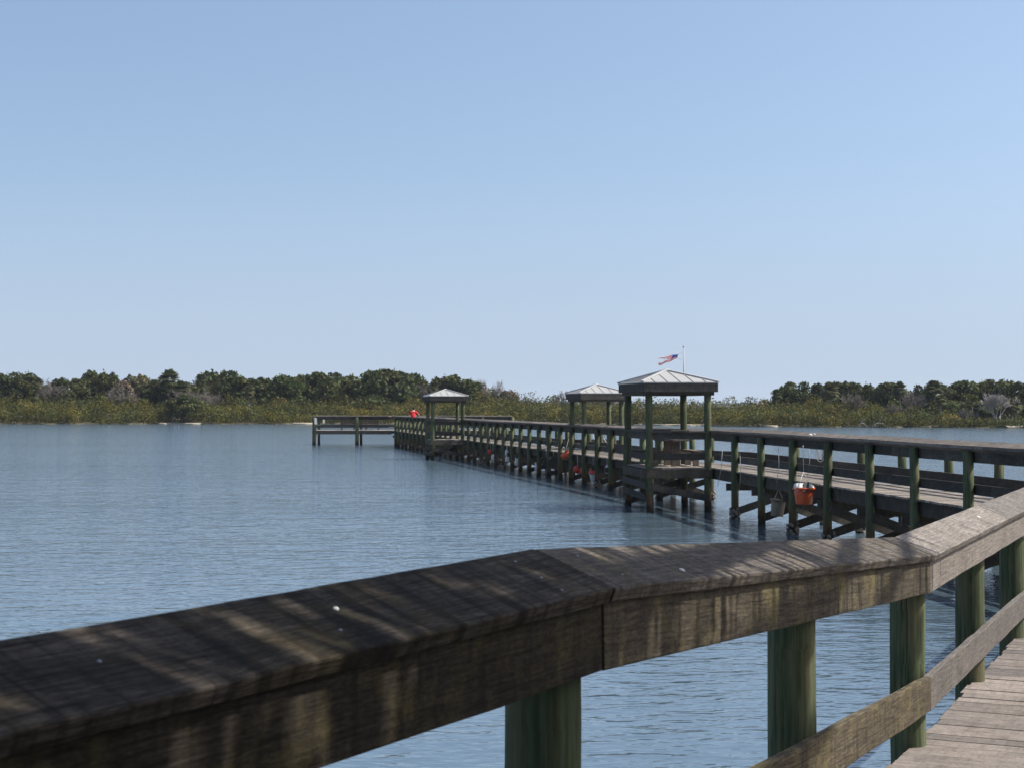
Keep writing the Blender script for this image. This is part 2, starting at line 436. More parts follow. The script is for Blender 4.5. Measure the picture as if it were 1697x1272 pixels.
def blob(n, c, r, shell=.55):
    d=rng.normal(size=(n,3)); d/=np.linalg.norm(d,axis=1,keepdims=True)
    q=(shell+(1-shell)*rng.random(n)**.7)[:,None]
    return np.array(c)+d*q*np.array(r)

def branches(mb, p, d, L, r, depth, spread, up, kids=(2,4), minr=.012, n=4):
    """recursive limb"""
    d=d.normalized(); pts=[p]; rad=[r]; q=p.copy(); k=3
    for i in range(k):
        d=(d+Vector((random.gauss(0,.16),random.gauss(0,.16),random.gauss(0,.12)+up*.08))).normalized()
        q=q+d*(L/k); pts.append(q.copy()); rad.append(max(minr,r*(1-.5*(i+1)/k)))
    mb.tube(pts,rad,n,cap=False)
    if depth<=0: return
    for i in range(random.randint(*kids)):
        t=random.uniform(.35,1.0); j=min(k-1,int(t*k)); o=pts[j].lerp(pts[j+1],t*k-j)
        a=(d+Vector((random.gauss(0,spread),random.gauss(0,spread),random.gauss(0,spread*.6)+up*.25))).normalized()
        branches(mb,o,a,L*random.uniform(.5,.78),max(minr,rad[j]*.6),depth-1,spread,up,kids,minr,n)

# ------------------------------------------------------------------ far shore: mangrove thicket (nobody could count it)
belt_top=([-400,0,150,260,425,560,700,850,900,985,1100,1250,1300,1400,1500,1560,1610,1660,1697,2000],
          [646,648,653,656,655,657,655,654,657,661,664,665,661,664,668,673,683,693,694,690])
C=[];Z=[];TT=[]
pal=np.array([(.070,.072,.018),(.055,.062,.018),(.092,.082,.020),(.040,.052,.020),(.095,.070,.024),(.060,.064,.032)])*np.array((1.36,1.30,1.0))
def lowf(a,b): return .5+.25*math.sin(a*.13+b*.4)+.25*math.sin(a*.31-b*.27+1.3)
x=-160.0
while x<1860:
    for row in range(9):
        dep=1.0+row*3.0+random.uniform(-1,1)
        xx=x+random.uniform(-11,11)
        Y=shoreY(xx)+1.6*math.sin(xx*.05)+1.0*math.sin(xx*.13+1)+dep
        if 276<xx<330 and row<2: continue
        hb=EYE-(np.interp(xx,*belt_top)-HY)*(shoreY(xx)+27)/F-.2
        fr_=row/8
        hgt=max(1.0,(hb*(.55+.55*fr_**.7))*random.uniform(.64,1.28))
        rx=random.uniform(1.3,2.3); X=xat(xx,Y)
        n=int(300*(1.35-.6*fr_)*(.6+.2*hgt/3))
        tone=lowf(xx*.5,row); base=pal[min(5,int(abs(random.gauss(tone*3.2,1.2))))%6]*random.uniform(.6,1.3)
        for q_ in range(4):
            big=q_==0
            cc=(X,Y,hgt*.46) if big else (X+random.uniform(-.8,.8)*rx,Y+random.uniform(-.8,.5),hgt*random.uniform(.35,.85))
            m=n//2 if big else n//6
            p=blob(m,cc,(rx*.95,rx*.9,hgt*.54) if big else (rx*.42,rx*.42,rx*.36),.68)
            p[:,2]=np.clip(p[:,2],.15,None)
            C.append(p); Z.append(rng.uniform(.10,.20,m))
            TT.append(base*rng.uniform(.78,1.22,(m,1))*rng.uniform(.92,1.08,(m,3)))
    # taller scrub between the single trees, behind the mangroves
    if x<835 or x>1268:
        for row in range(6):
            xx=x+random.uniform(-9,9); Y=shoreY(xx)+25+row*3+random.uniform(-1.5,1.5); X=xat(xx,Y)
            ty=np.interp(xx,[-200,60,90,400,700,835,1290,1320,1500,1700,1900],[624,630,634,627,624,646,658,642,640,637,637])+random.uniform(-3,9)
            hgt=EYE-(ty-HY)*Y/F-.2; n=190
            base=np.array(((.056,.066,.023),(.048,.060,.021),(.085,.076,.042))[int(random.random()*2.25)])*random.uniform(.75,1.2)
            for _ in range(3):
                p=blob(n//3,(X+random.uniform(-1.2,1.2),Y,hgt*random.uniform(.5,.72)),(1.6,1.5,hgt*.3),.5); p[:,2]=np.clip(p[:,2],.3,None)
                C.append(p); Z.append(rng.uniform(.16,.34,n//3)); TT.append(base*rng.uniform(.6,1.4,(n//3,1))*rng.uniform(.9,1.1,(n//3,3)))
    x+=15
leaf_object('mangrove_thicket',np.vstack(C),np.concatenate(Z),np.vstack(TT),M['leaf'],kind='stuff')

# very far wooded shore behind the gap
C=[];Z=[];TT=[]
for i in range(2600):
    X=random.uniform(-900,1100); Y=1500+random.uniform(-60,120)
    hh=6.5+1.4*math.sin(X*.021)+1.1*math.sin(X*.057+2)+random.uniform(-1,1)
    m=16
    p=blob(m,(X,Y,hh*.5),(6,5,hh*.5),.4); C.append(p); Z.append(rng.uniform(.6,1.5,m)); TT.append(np.array((.042,.052,.030))*rng.uniform(.6,1.3,(m,1))*np.ones((1,3)))
leaf_object('far_woods',np.vstack(C),np.concatenate(Z),np.vstack(TT),M['leaf'],kind='stuff')
sheet('far_shore',[(-1500,1440,.2),(1700,1440,.2),(2100,2400,.2),(-1900,2400,.2)],M['soil'])

# ------------------------------------------------------------------ far shore: single trees
def crown_cedar(seed, base=(.058,.072,.024)):
    """unit-height cedar crown: many upswept sprays. returns cen,size,tint (unit box: x,y in +-.5, z 0..1)"""
    random.seed(seed); g=np.random.default_rng(seed)
    C=[];Z=[];TT=[]
    for k in range(42):
        a=random.uniform(0,6.28); z=random.uniform(.14,.86); rr=(.44*(1-max(0,z-.45)**1.5*1.6))*random.uniform(.45,1.0)
        c=np.array((math.cos(a)*rr,math.sin(a)*rr,z)); br=random.uniform(.10,.17)
        m=125
        d=g.normal(size=(m,3)); d/=np.linalg.norm(d,axis=1,keepdims=True)
        p=c+d*np.array((br,br,br*.8))*(.5+.5*g.random((m,1)))
        t=np.array(base)*random.uniform(.65,1.45)*np.array((random.uniform(.9,1.25),1,random.uniform(.85,1.1)))
        C.append(p);Z.append(g.uniform(.012,.025,m));TT.append(t*g.uniform(.75,1.3,(m,1)))
        # pointed tuft
        m=46; u=g.random((m,1)); tip=np.array((random.gauss(0,.03),random.gauss(0,.03),random.uniform(.02,.075)))
        p=c+np.array((0,0,br*.4))+tip*u+g.normal(size=(m,3))*.035*(1.05-u)
        C.append(p);Z.append(g.uniform(.010,.020,m));TT.append(t*g.uniform(.7,1.35,(m,1)))
    return np.vstack(C),np.concatenate(Z),np.vstack(TT)
cedar_src=[crown_cedar(s) for s in (3,8,21,34,55)]
olive_src=[crown_cedar(s,(.10,.10,.048)) for s in (4,9)]
grey_src=[crown_cedar(s,(.17,.15,.105)) for s in (14,)]
random.seed(99)
tree_no=[0]
def leafy(name, x, ytop, wpx, dep, src, label, cat='tree', group=None, zlow=.12, trunkmat='bark'):
    Y=shoreY(x)+dep; X=xat(x,Y); H=EYE-(ytop-HY)*Y/F-.3; W=wpx*Y/F*1.72
    t=empty(name,(X,Y,.3),label,cat,group,0)
    c,s,tt=src
    a=random.uniform(0,6.28); ca,sa=math.cos(a),math.sin(a)
    q=np.empty_like(c); q[:,0]=(c[:,0]*ca-c[:,1]*sa)*W; q[:,1]=(c[:,0]*sa+c[:,1]*ca)*W; q[:,2]=(zlow+(1-zlow)*c[:,2]/.98)*H
    leaf_object('crown',q,s*max(3.2,(W+H)*.5)*1.9,tt,M['leaf'],t)
    mb=MB(); base=Vector((X,Y,.1))
    mb.tube([base,base+Vector((.1,0,H*.3)),base+Vector((-.1,.1,H*.6)),base+Vector((0,0,H*.85))],[.22,.18,.12,.05],8,wob=.08)
    for k in range(5):
        a=random.uniform(0,6.28); z=H*random.uniform(.25,.6)
        mb.tube([base+Vector((0,0,z)),base+Vector((math.cos(a)*W*.18,math.sin(a)*W*.18,z+H*.12)),base+Vector((math.cos(a)*W*.32,math.sin(a)*W*.32,z+H*.22))],[.09,.06,.03],5,cap=False)
    mb.build('trunk',M[trunkmat],t)
    return t

def frond_faces(mb_pts, root, direc, Lp, Lb, nseg, droop, width, fold=.3):
    """fan leaf: petiole end = root + direc*Lp; blades radiate; returns quads list"""
    d=direc.normalized(); hub=root+d*Lp
    side=d.cross(Vector((0,0,1))); side=side.normalized() if side.length>.01 else Vector((1,0,0)); upv=side.cross(d)
    for i in range(nseg):
        a=(i/(nseg-1)-.5)*R(250)
        v=(d*math.cos(a)+side*math.sin(a)+upv*fold*abs(math.sin(a*.5))).normalized()
        L=Lb*(1-.25*abs(a)/R(125))
        mid=hub+v*L*.55; tip=hub+v*L+Vector((0,0,-droop*L))
        w=v.cross(upv).normalized()*width
        mb_pts.append((hub,mid+w,tip,mid-w))
    return hub
def quads_object(name, quads, tints, mat, parent):
    n=len(quads); P=np.array([[tuple(p) for p in q] for q in quads],dtype=np.float32)
    me=bpy.data.meshes.new(name); me.vertices.add(n*4); me.vertices.foreach_set('co',P.ravel())
    me.loops.add(n*4); me.loops.foreach_set('vertex_index',np.arange(n*4,dtype=np.int32))
    me.polygons.add(n); me.polygons.foreach_set('loop_start',np.arange(0,n*4,4,dtype=np.int32)); me.polygons.foreach_set('loop_total',np.full(n,4,dtype=np.int32))
    me.update(calc_edges=True)
    ca=me.color_attributes.new('tint','FLOAT_COLOR','POINT'); c=np.ones((n,4,4),dtype=np.float32); c[:,:,:3]=np.array(tints,dtype=np.float32)[:,None,:]; ca.data.foreach_set('color',c.ravel())
    me.materials.append(mat); o=bpy.data.objects.new(name,me); COL.objects.link(o); o.parent=parent; return o
def palm(x, ytop, wpx, dep, label, group='cabbage palms on the far shore', green=(.060,.068,.026), world=None, scale=None, nfr=46, seg=13, width=.06):
    if world is None:
        Y=shoreY(x)+dep; X=xat(x,Y); H=EYE-(ytop-HY)*Y/F-.3; Rr=wpx*Y/F*.5; g0=.3
    else:
        X,Y,g0,H,Rr=world
    t=empty('cabbage_palm',(X,Y,g0),label,'palm tree',group)
    cz=H-Rr*.75; lean=random.uniform(-.3,.3)
    mb=MB(); b=Vector((X,Y,g0-.2))
    mb.tube([b,b+Vector((lean*.2,0,cz*.4)),b+Vector((lean*.7,0,cz*.8)),b+Vector((lean,0,cz+.35))],[.2,.16,.16,.2],10,wob=.06)
    mb.build('trunk',M['palmbark'],t)
    q=[];tt=[]; sk=[];st=[]
    hub=Vector((lean,0,cz+.2))
    for k in range(nfr):
        a=k*2.39996+random.uniform(-.2,.2); el=R(82-125*(k/nfr)+random.uniform(-10,10))
        d=Vector((math.cos(a)*math.cos(el),math.sin(a)*math.cos(el),math.sin(el)))
        n0=len(q); frond_faces(q,hub,d,Rr*random.uniform(.42,.58),Rr*random.uniform(.48,.62),seg,.25+.2*random.random(),width*Rr)
        f=random.uniform(.7,1.4); c=[g*f*random.uniform(.9,1.1) for g in green]
        tt+= [c]*(len(q)-n0)
        q.append((hub,hub+d*Rr*.25+Vector((0,0,.02)),hub+d*Rr*.5,hub+d*Rr*.25-Vector((0,0,.02)))); tt.append(c)
    quads_object('crown',q,tt,M['frond'],t)
    for k in range(11):
        a=k*2.4; d=Vector((math.cos(a)*.35,math.sin(a)*.35,-1)).normalized(); n0=len(sk)
        frond_faces(sk,hub,d,Rr*.3,Rr*random.uniform(.45,.7),8,.1,width*Rr*1.1)
        st+=[[.20*random.uniform(.7,1.2),.165,.10]]*(len(sk)-n0)
    quads_object('dead_frond_skirt',sk,st,M['frond'],t)
    return t
def bare(name, x, ytop, wpx, dep, label, cat='bare tree', group=None, mat='grey_twig', depth=4, stems=4, r=.10, spread=.5, minr=.02, ybase=None):
    Y=shoreY(x)+dep; X=xat(x,Y); H=EYE-(ytop-HY)*Y/F-.3; W=wpx*Y/F
    t=empty(name,(X,Y,.3),label,cat,group)
    trunk=MB(); mb=MB()
    b=Vector((X,Y,.2))
    for k in range(stems):
        a=random.uniform(0,6.28); d=Vector((math.cos(a)*W/H*.55,math.sin(a)*.3,1)).normalized()
        top=b+d*H*.33
        trunk.tube([b,b+d*H*.16+Vector((random.gauss(0,.06),0,0)),top],[r,r*.8,r*.65],6,wob=.06)
        for j in range(2 if depth>2 else 1):
            dd=(d+Vector((random.gauss(0,.35)*W/H,random.gauss(0,.3),.35))).normalized()
            branches(mb,top,dd,H*.34,r*.55,depth-1,spread,.5,(3,4),minr,4)
    trunk.build('trunk',M[mat],t)
    o=mb.build('branches',M[mat],t)
    return t
cd=lambda i:cedar_src[i%5]
GC='dark cedars on the far shore'
LF=[ # x, ytop, width px, depth, source, label
 (22,616,56,24,cd(0),'dark cedar at the far left edge of the far shore, cut by the photo edge'),
 (54,622,36,26,cd(1),'dark cedar just left of the small pale palm near the left edge'),
 (114,625,48,18,cd(2),'dark round cedar just right of the first grey bare bush on the left'),
 (140,621,24,28,olive_src[0],'thin pale olive tree between a round cedar and the tall pointed cedar'),
 (167,613,46,22,cd(3),'tall cedar with pointed twin tops, highest tree of the left quarter'),
 (188,629,30,24,cd(4),'low cedar hugging the right side of the tall pointed cedar'),
 (206,628,34,16,grey_src[0],'greyish brown thin-leaved tree in the left part of the far shore'),
 (226,619,40,24,olive_src[1],'olive tree with a flat top left of the big round palm'),
 (250,622,36,22,olive_src[0],'olive green tree touching the left side of the big round palm'),
 (304,652,44,3,cd(1),'low dark evergreen reaching the water over the sandy patch on the left'),
 (264,629,40,18,cd(4),'dark cedar filling the space left of the big round palm trunk'),
 (318,632,46,16,cd(0),'dark cedar behind the lower palm with the dead frond skirt'),
 (350,627,34,22,olive_src[1],'olive tree between the small palm and the broad sloping cedar'),
 (372,614,72,24,cd(0),'broad cedar right of the palms with a long jagged sloping top'),
 (408,626,42,24,cd(2),'cedar on the right shoulder of the broad sloping cedar'),
 (448,625,46,22,cd(3),'cedar between the broad sloping cedar and the twin crowned cedar'),
 (482,621,66,20,cd(4),'wide cedar with two low humps, left of the platform'),
 (545,615,66,22,cd(1),'domed dark cedar standing above the left half of the pier platform'),
 (586,632,34,26,olive_src[1],'low olive tree in the dip between two domed cedars'),
 (626,611,88,22,cd(2),'largest domed cedar, above the middle of the pier platform'),
 (676,618,56,24,cd(0),'dark cedar behind the person in the red shirt'),
 (738,620,42,24,cd(3),'dark cedar behind the roof of the farthest pavilion'),
 (768,628,56,24,cd(4),'cedar just right of the farthest pavilion roof'),
 (846,646,34,18,grey_src[0],'low grey green tree at the right end of the left woods'),
 (1322,631,46,24,cd(1),'first tall cedar at the left end of the right woods'),
 (1364,633,32,28,cd(2),'cedar behind the pale palm in the right woods'),
 (1398,632,40,26,cd(4),'flat topped cedar right of the pale palm in the right woods'),
 (1426,633,34,26,cd(3),'cedar with three small points in the right woods'),
 (1447,638,24,26,cd(0),'small pointed cedar left of the tall narrow cedar in the right woods'),
 (1470,632,36,24,cd(2),'tall narrow cedar left of the rounded green palm on the right'),
 (1530,636,34,26,cd(1),'cedar between the two green palms on the right'),
 (1578,631,54,24,cd(0),'dark cedar left of the large bleached dead tree, with a high crown'),
 (1612,630,48,26,cd(3),'dark cedar rising behind the grey bare bush on the right shore'),
 (1645,629,50,28,cd(4),'dark cedar directly above the bleached dead tree'),
 (1680,630,50,26,cd(2),'dark cedar at the right edge of the photo'),
 (1560,662,60,16,cd(4),'low dark evergreen filling the gap under the right palms'),
 (1612,664,64,16,cd(1),'low dark evergreen just left of the bleached dead tree'),
 (1680,668,70,14,cd(3),'low dark evergreen behind the bleached dead tree'),
 (1735,632,60,24,cd(0),'dark cedar beyond the right edge of the photo'),
 (-25,618,60,24,cd(3),'dark cedar beyond the left edge of the photo'),
]
for (x,yt,wp,dp,src,lab) in LF:
    g=GC if 'cedar' in lab else 'olive and grey green trees on the far shore' if ('olive' in lab or 'grey' in lab) else None
    leafy('cedar_tree' if 'cedar' in lab else 'evergreen_tree' if 'evergreen' in lab else 'broadleaf_tree',x,yt,wp,dp,src,lab,'tree',g)
for (x,yt,wp,dp,lab) in [
 (61,629,26,16,'small pale palm below the cedars near the left edge'),
 (282,616,46,14,'big round headed palm, tallest of the left woods'),
 (300,634,34,10,'lower palm with a skirt of dead fronds under the big round palm'),
 (336,622,26,18,'palm between the big round palm and the broad sloping cedar'),
 (286,676,20,2,'short young palm at the sandy water edge on the left'),
 (412,641,26,12,'small yellowish palm below the broad sloping cedar'),
 (1284,647,24,18,'small palm at the left tip of the right woods'),
 (1378,636,36,16,'pale palm in front of the first cedars of the right woods'),
 (1492,636,32,18,'rounded green palm in the middle of the right woods'),
 (1545,634,40,16,'wide green palm with a flat head in the right woods'),
 (1558,655,26,10,'lower pale palm under the wide flat headed palm'),
 (1676,661,36,8,'yellowish palm beside the bleached dead tree')]:
    palm(x,yt,wp,dp,lab,green=(.085,.088,.034) if ('pale' in lab or 'yellow' in lab) else (.052,.062,.024))
for (x,yt,wp,dp,lab) in [
 (88,628,30,14,'grey bare bush in the gap right of the small pale palm'),
 (200,640,40,12,'grey bare bush below the greyish brown tree on the left'),
 (312,640,44,8,'grey dead bush tangled under the palms on the left'),
 (345,645,46,8,'pinkish grey bare bush right of the sandy patch on the left'),
 (708,632,46,22,'wide brownish grey bare bush left of the farthest pavilion roof'),
 (942,645,30,16,'thin grey bare bush left of the middle pavilion roof'),
 (1000,650,44,14,'thin grey bare bush seen between the middle pavilion posts'),
 (1415,648,54,12,'grey bare bush in front of the three pointed cedar on the right'),
 (1512,647,40,14,'grey bare bush between the two green palms on the right'),
 (1484,668,40,6,'grey leafless bush low in the mangroves of the right shore'),
 (1604,676,60,2,'wide grey bare bush at the water left of the bleached dead tree')]:
    bare('bare_bush',x,yt,wp,dp,lab,'bush','grey bare bushes on the far shore',depth=4,stems=6,r=.07,minr=.022)
bare('bare_tree',815,627,46,24,'leafless pale tree standing alone right of the left woods','bare tree',None,'dead',5,3,.12,.45,.022)
bare('dead_tree',1655,651,56,3,'large bleached dead tree with white limbs at the water on the right','dead tree',None,'dead',5,5,.13,.5,.028)
for (x,y,wp,lab) in [(1430,705,14,'short arched bleached branch lying at the waterline on the right shore'),(1458,703,26,'long bleached driftwood branch leaning on the right shore mangroves')]:
    Y=shoreY(x)+1.6*math.sin(x*.05)+1.0*math.sin(x*.13+1)-1.5; X=xat(x,Y); W=wp*Y/F
    mb=MB(); p=Vector((X-W/2,Y,.1))
    mb.tube([p,p+Vector((W*.3,0,.5)),p+Vector((W*.65,.2,.45)),p+Vector((W,0,-.1))],[.09,.09,.07,.04],7)
    mb.tube([p+Vector((W*.3,0,.5)),p+Vector((W*.5,-.2,.95)),p+Vector((W*.8,-.2,1.0))],[.05,.04,.02],6)
    tag(mb.build('driftwood',M['dead']),lab,'driftwood','driftwood on the right shore')

# ------------------------------------------------------------------ rail cross-sections (offset inward from the cap's high outer edge)
CAP=[(0,0),(-.0148,-.037),(.203,-.124),(.218,-.087)]
FAS=[(.145,-.103),(.145,-.288),(.185,-.288),(.185,-.119)]
def boxsec(n0,n1,z0,z1): return [(n0,z1),(n0,z0),(n1,z0),(n1,z1)]
def flip(sec,side): return sec if side>0 else sec[::-1]
def nrm2(a,b,side):
    d=(Vector(b)-Vector(a)); d.z=0; d.normalize(); return Vector((d.y,-d.x,0))*side
def miter(p,a,b,side):
    n1=nrm2(p,a,side); n2=nrm2(a,b,side); m=(n1+n2).normalized(); return m/m.dot(n1)
def post(parent,p,ztop,r=.095,zbot=-1.2,lean=.0,n=20,seg=8):
    mb=MB(); q=Vector((p[0],p[1],0)); lx=random.gauss(0,lean); ly=random.gauss(0,lean)
    pts=[];rr=[]
    for k in range(seg+1):
        z=zbot+(ztop-zbot)*k/seg; t=(ztop-z)/max(.1,ztop-zbot)
        pts.append(q+Vector((lx*t+random.gauss(0,.002),ly*t+random.gauss(0,.002),z))); rr.append(r*(1+.06*t)*random.uniform(.985,1.015))
    mb.tube(pts,rr,n,wob=.006)
    return mb.build('post',M['post'],parent)

# ------------------------------------------------------------------ the near boardwalk
ZR0,ZR1=EYE-.35,EYE-.69          # rail height before and after the ramp
ZD0,ZD1=EYE-.35-1.11,EYE-1.80    # deck heights
A=Vector((.054,3.87,ZR0)); B=Vector((2.02,8.30,ZR1)); Cc=Vector((4.37,13.40,ZR1)); D=Vector((8.15,21.75,ZR1))
dA=Vector((.823,1.513,0)).normalized(); P0=A-dA*7.6
bw=empty('boardwalk',(2.0,8.3,0),'weathered boardwalk with round green posts and slanted grey handrail in the foreground','boardwalk')
chain=[P0,A,B,Cc,D]
# joints of the cap boards (fraction along each straight)
def cut(a,b,fr): return [a.lerp(b,f) for f in fr]
segs=[(P0,A,[0,.55,1],'cap_old_shaded','rail_old_shaded'),(A,B,[0,1],'cap_old_shaded','rail_old_shaded'),(B,Cc,[0,.52,1],'cap','rail'),(Cc,D,[0,.5,1],'cap','rail')]
gap=.005
mats_cap={'A':M['cap_old_shaded']}
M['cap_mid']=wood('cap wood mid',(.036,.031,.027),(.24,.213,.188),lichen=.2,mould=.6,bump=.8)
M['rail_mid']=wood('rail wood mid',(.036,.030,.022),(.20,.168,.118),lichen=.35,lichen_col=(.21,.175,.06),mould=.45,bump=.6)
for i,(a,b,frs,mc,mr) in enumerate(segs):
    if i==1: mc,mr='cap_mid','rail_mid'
    n0=nrm2(a,b,1) if i==0 else miter(chain[i-1],a,b,1)
    n1=nrm2(a,b,1) if i==3 else miter(a,b,chain[i+2],1)
    d=(b-a).normalized()
    pts=cut(a,b,frs)
    for j in range(len(pts)-1):
        m0=n0 if j==0 else nrm2(a,b,1); m1=n1 if j==len(pts)-2 else nrm2(a,b,1)
        p=pts[j]+d*gap; q=pts[j+1]-d*gap
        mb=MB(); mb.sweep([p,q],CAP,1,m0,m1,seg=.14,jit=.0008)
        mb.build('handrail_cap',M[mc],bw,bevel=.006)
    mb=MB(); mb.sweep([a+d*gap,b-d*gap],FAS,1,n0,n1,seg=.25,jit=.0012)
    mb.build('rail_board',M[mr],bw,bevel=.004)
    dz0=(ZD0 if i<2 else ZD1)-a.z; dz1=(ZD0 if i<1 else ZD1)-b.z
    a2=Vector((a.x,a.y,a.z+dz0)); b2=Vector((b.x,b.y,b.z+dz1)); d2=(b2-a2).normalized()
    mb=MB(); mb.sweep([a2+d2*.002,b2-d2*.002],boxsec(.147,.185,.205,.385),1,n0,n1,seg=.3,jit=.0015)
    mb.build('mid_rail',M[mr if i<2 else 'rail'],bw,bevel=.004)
# posts on the water side
def along(Y):
    for a,b in zip(chain[:-1],chain[1:]):
        if Y<=b.y or b is D:
            t=(Y-a.y)/(b.y-a.y); return a.lerp(b,t),nrm2(a,b,1)
def rail_post_at(xpix, zoff=.05):
    lo,hi=-1.0,21.7
    best=None
    for k in range(800):
        Y=lo+(hi-lo)*k/799; p,n=along(Y); q=p+n*.047
        if q.y<.4: continue
        xx=CX+F*q.x/q.y
        if best is None or abs(xx-xpix)<best[0]: best=(abs(xx-xpix),q,p)
    return best[1],best[2]
for xp in (-240,901,1311,1503,1606,1675,1726,1768,1800):
    q,p=rail_post_at(xp); post(bw,q,p.z-.106,r=.092,n=28,seg=12,lean=.0)
for Yb in (-.6,):
    p,n=along(Yb); q=p+n*.047; post(bw,q,p.z-.106,n=20)
# deck boards and stringers
WID=2.45
mb=MB(); s=0.0; path=[P0,A,B,Cc,D]
for i,(a,b) in enumerate(zip(path[:-1],path[1:])):
    za=(ZD0 if i<2 else ZD1); zb=(ZD0 if i<1 else ZD1)
    n=nrm2(a,b,1); L=(Vector((b.x,b.y,0))-Vector((a.x,a.y,0))).length; k=int(L/.146)
    for j in range(k):
        t=(j+.5)/k; p=a.lerp(b,t); z=za+(zb-za)*t-.019+random.gauss(0,.0015)
        p=Vector((p.x,p.y,z)); e0=.075+random.gauss(0,.008)
        al=(b-a); al.z=0; al.normalize()
        mb.board(p+n*e0,p+n*(WID+random.gauss(0,.01)),L/k-.009,.038,al,jit=.0012)
mb.build('deck',M['deck'],bw,bevel=.004)
for off in (.16,1.25,2.3):
    mb=MB()
    for i,(a,b) in enumerate(zip(path[:-1],path[1:])):
        za=(ZD0 if i<2 else ZD1); zb=(ZD0 if i<1 else ZD1)
        mb.sweep([Vector((a.x,a.y,za)),Vector((b.x,b.y,zb))],boxsec(off,off+.045,-.28,-.041),1,seg=3)
    mb.build('stringer',M['beam'],bw)
# right hand side of the boardwalk (outside the frame)
rn=[]
for i,p in enumerate(path):
    if i==0: n=nrm2(path[0],path[1],1)
    elif i==4: n=nrm2(path[3],path[4],1)
    else: n=miter(path[i-1],path[i],path[i+1],1)
    rn.append(p+n*(WID+.02))
# nail heads and a few marks on the cap
def cap_pt(Y,off):
    p,n=along(Y); return p+n*off+Vector((0,0,-off*.399)),n
M['nail']=plain('galvanised nail',(.20,.21,.25),.45,.5,.3)
sl_=Vector((0,0,1))
for (Y,off) in [(3.72,.04),(3.70,.12),(3.69,.18),(4.02,.05),(4.05,.16),(2.95,.15),(2.45,.10),(8.1,.05),(8.08,.16),(8.5,.06),(8.48,.17),(10.9,.05),(10.95,.17)]:
    p,n=cap_pt(Y,off); ax=(n*.37+Vector((0,0,.93))).normalized()
    mb=MB(); mb.lathe(p-ax*.002,[(.0001,.0045),(.003,.004),(.0042,.002),(.0042,-.004)],10,ax); mb.build('nail_head',M['nail'],bw)
M['dropping']=plain('bird lime',(.75,.74,.70),.8)
for (Y,off,rr) in [(3.02,.085,.006),(4.5,.16,.009),(10.4,.1,.012)]:
    p,n=cap_pt(Y,off); ax=(n*.37+Vector((0,0,.93))).normalized()
    mb=MB(); mb.lathe(p-ax*.002,[(.0001,.006),(rr*.5,.0055),(rr,.003),(rr*1.1,-.003)],9,ax); mb.build('bird_dropping',M['dropping'],bw)

# ------------------------------------------------------------------ the long pier
def pzd(Y): return float(np.interp(Y,[0,46,54,200],[EYE-1.745,EYE-1.745,EYE-1.866,EYE-1.866]))
def pzr(Y): return float(np.interp(Y,[0,46,54,200],[EYE-.69,EYE-.69,EYE-.757,EYE-.757]))
def lx(Y): return 11.4-.13*Y if Y<47 else 14.7-.2*Y       # centre line of the left posts
PW=1.66
def rxp(Y): return lx(Y)+PW
pier=empty('fishing_pier',(8.5,22,0),'long wooden fishing pier running out over the water to the far platform','pier')
Y0,YE=21.9,118.6
# rails: the post axis lies .05 inside the cap's high edge
def rail_run(parent,pts,side,step,zd,capmat='pier_cap',mid=True,jit=.004):
    """pts: post-axis polyline (x,y,zrail)"""
    n=len(pts)
    out=[]
    for i,p in enumerate(pts):
        if i==0: nn=nrm2(pts[0],pts[1],side)
        elif i==n-1: nn=nrm2(pts[-2],pts[-1],side)
        else: nn=miter(pts[i-1],p,pts[i+1],side)
        out.append((Vector(p)-nn*.05,nn))
    mc,mf,mm=MB(),MB(),MB()
    # break into boards of about two bays
    for i in range(n-1):
        a,na=out[i]; b,nb=out[i+1]; L=(b-a).length; k=max(1,int(round(L/step)))
        for j in range(k):
            p=a.lerp(b,j/k); q=a.lerp(b,(j+1)/k); d=(q-p).normalized()
            m0=na if j==0 else nrm2(a,b,side); m1=nb if j==k-1 else nrm2(a,b,side)
            s1=random.gauss(0,jit); s2=random.gauss(0,jit)
            dz=lambda s:Vector((0,0,s))
            mc.sweep([p+d*.004+dz(s1),q-d*.004+dz(s2)],flip(CAP,side),side,m0,m1,seg=.6,jit=jit*.7)
            mf.sweep([p+d*.004,q-d*.004],flip(FAS,side),side,m0,m1,seg=1.2,jit=jit*.6)
            if mid:
                h0=zd(p.y)-p.z; h1=zd(q.y)-q.z
                mm.sweep([p+d*.004+dz(h0),q-d*.004+dz(h1)],flip(boxsec(.147,.185,.215,.395),side),side,m0,m1,seg=1.2,jit=jit*.6)
    mc.build('handrail_cap',M[capmat],parent); mf.build('rail_board',M['pier_rail'],parent)
    if mid: mm.build('mid_rail',M['pier_rail'],parent)
def PL(Y,f=lx): return Vector((f(Y),Y,pzr(Y)))
G1a,G1b=44.45,47.35           # first pavilion bay on the left side
G3a,G3b=87.1,89.0
G2a,G2b=66.8,68.9             # middle pavilion bay on the right side
rail_run(pier,[PL(Y0),PL(G1a)],1,4.92,pzd)
rail_run(pier,[PL(G1b),PL(54),PL(G3a)],1,4.0,pzd)
rail_run(pier,[PL(G3b),PL(YE)],1,4.0,pzd)
rail_run(pier,[PL(14.0,rxp),PL(46,rxp),PL(54,rxp),PL(G2a,rxp)],-1,4.92,pzd)
rail_run(pier,[PL(G2b,rxp),PL(YE,rxp)],-1,4.0,pzd)
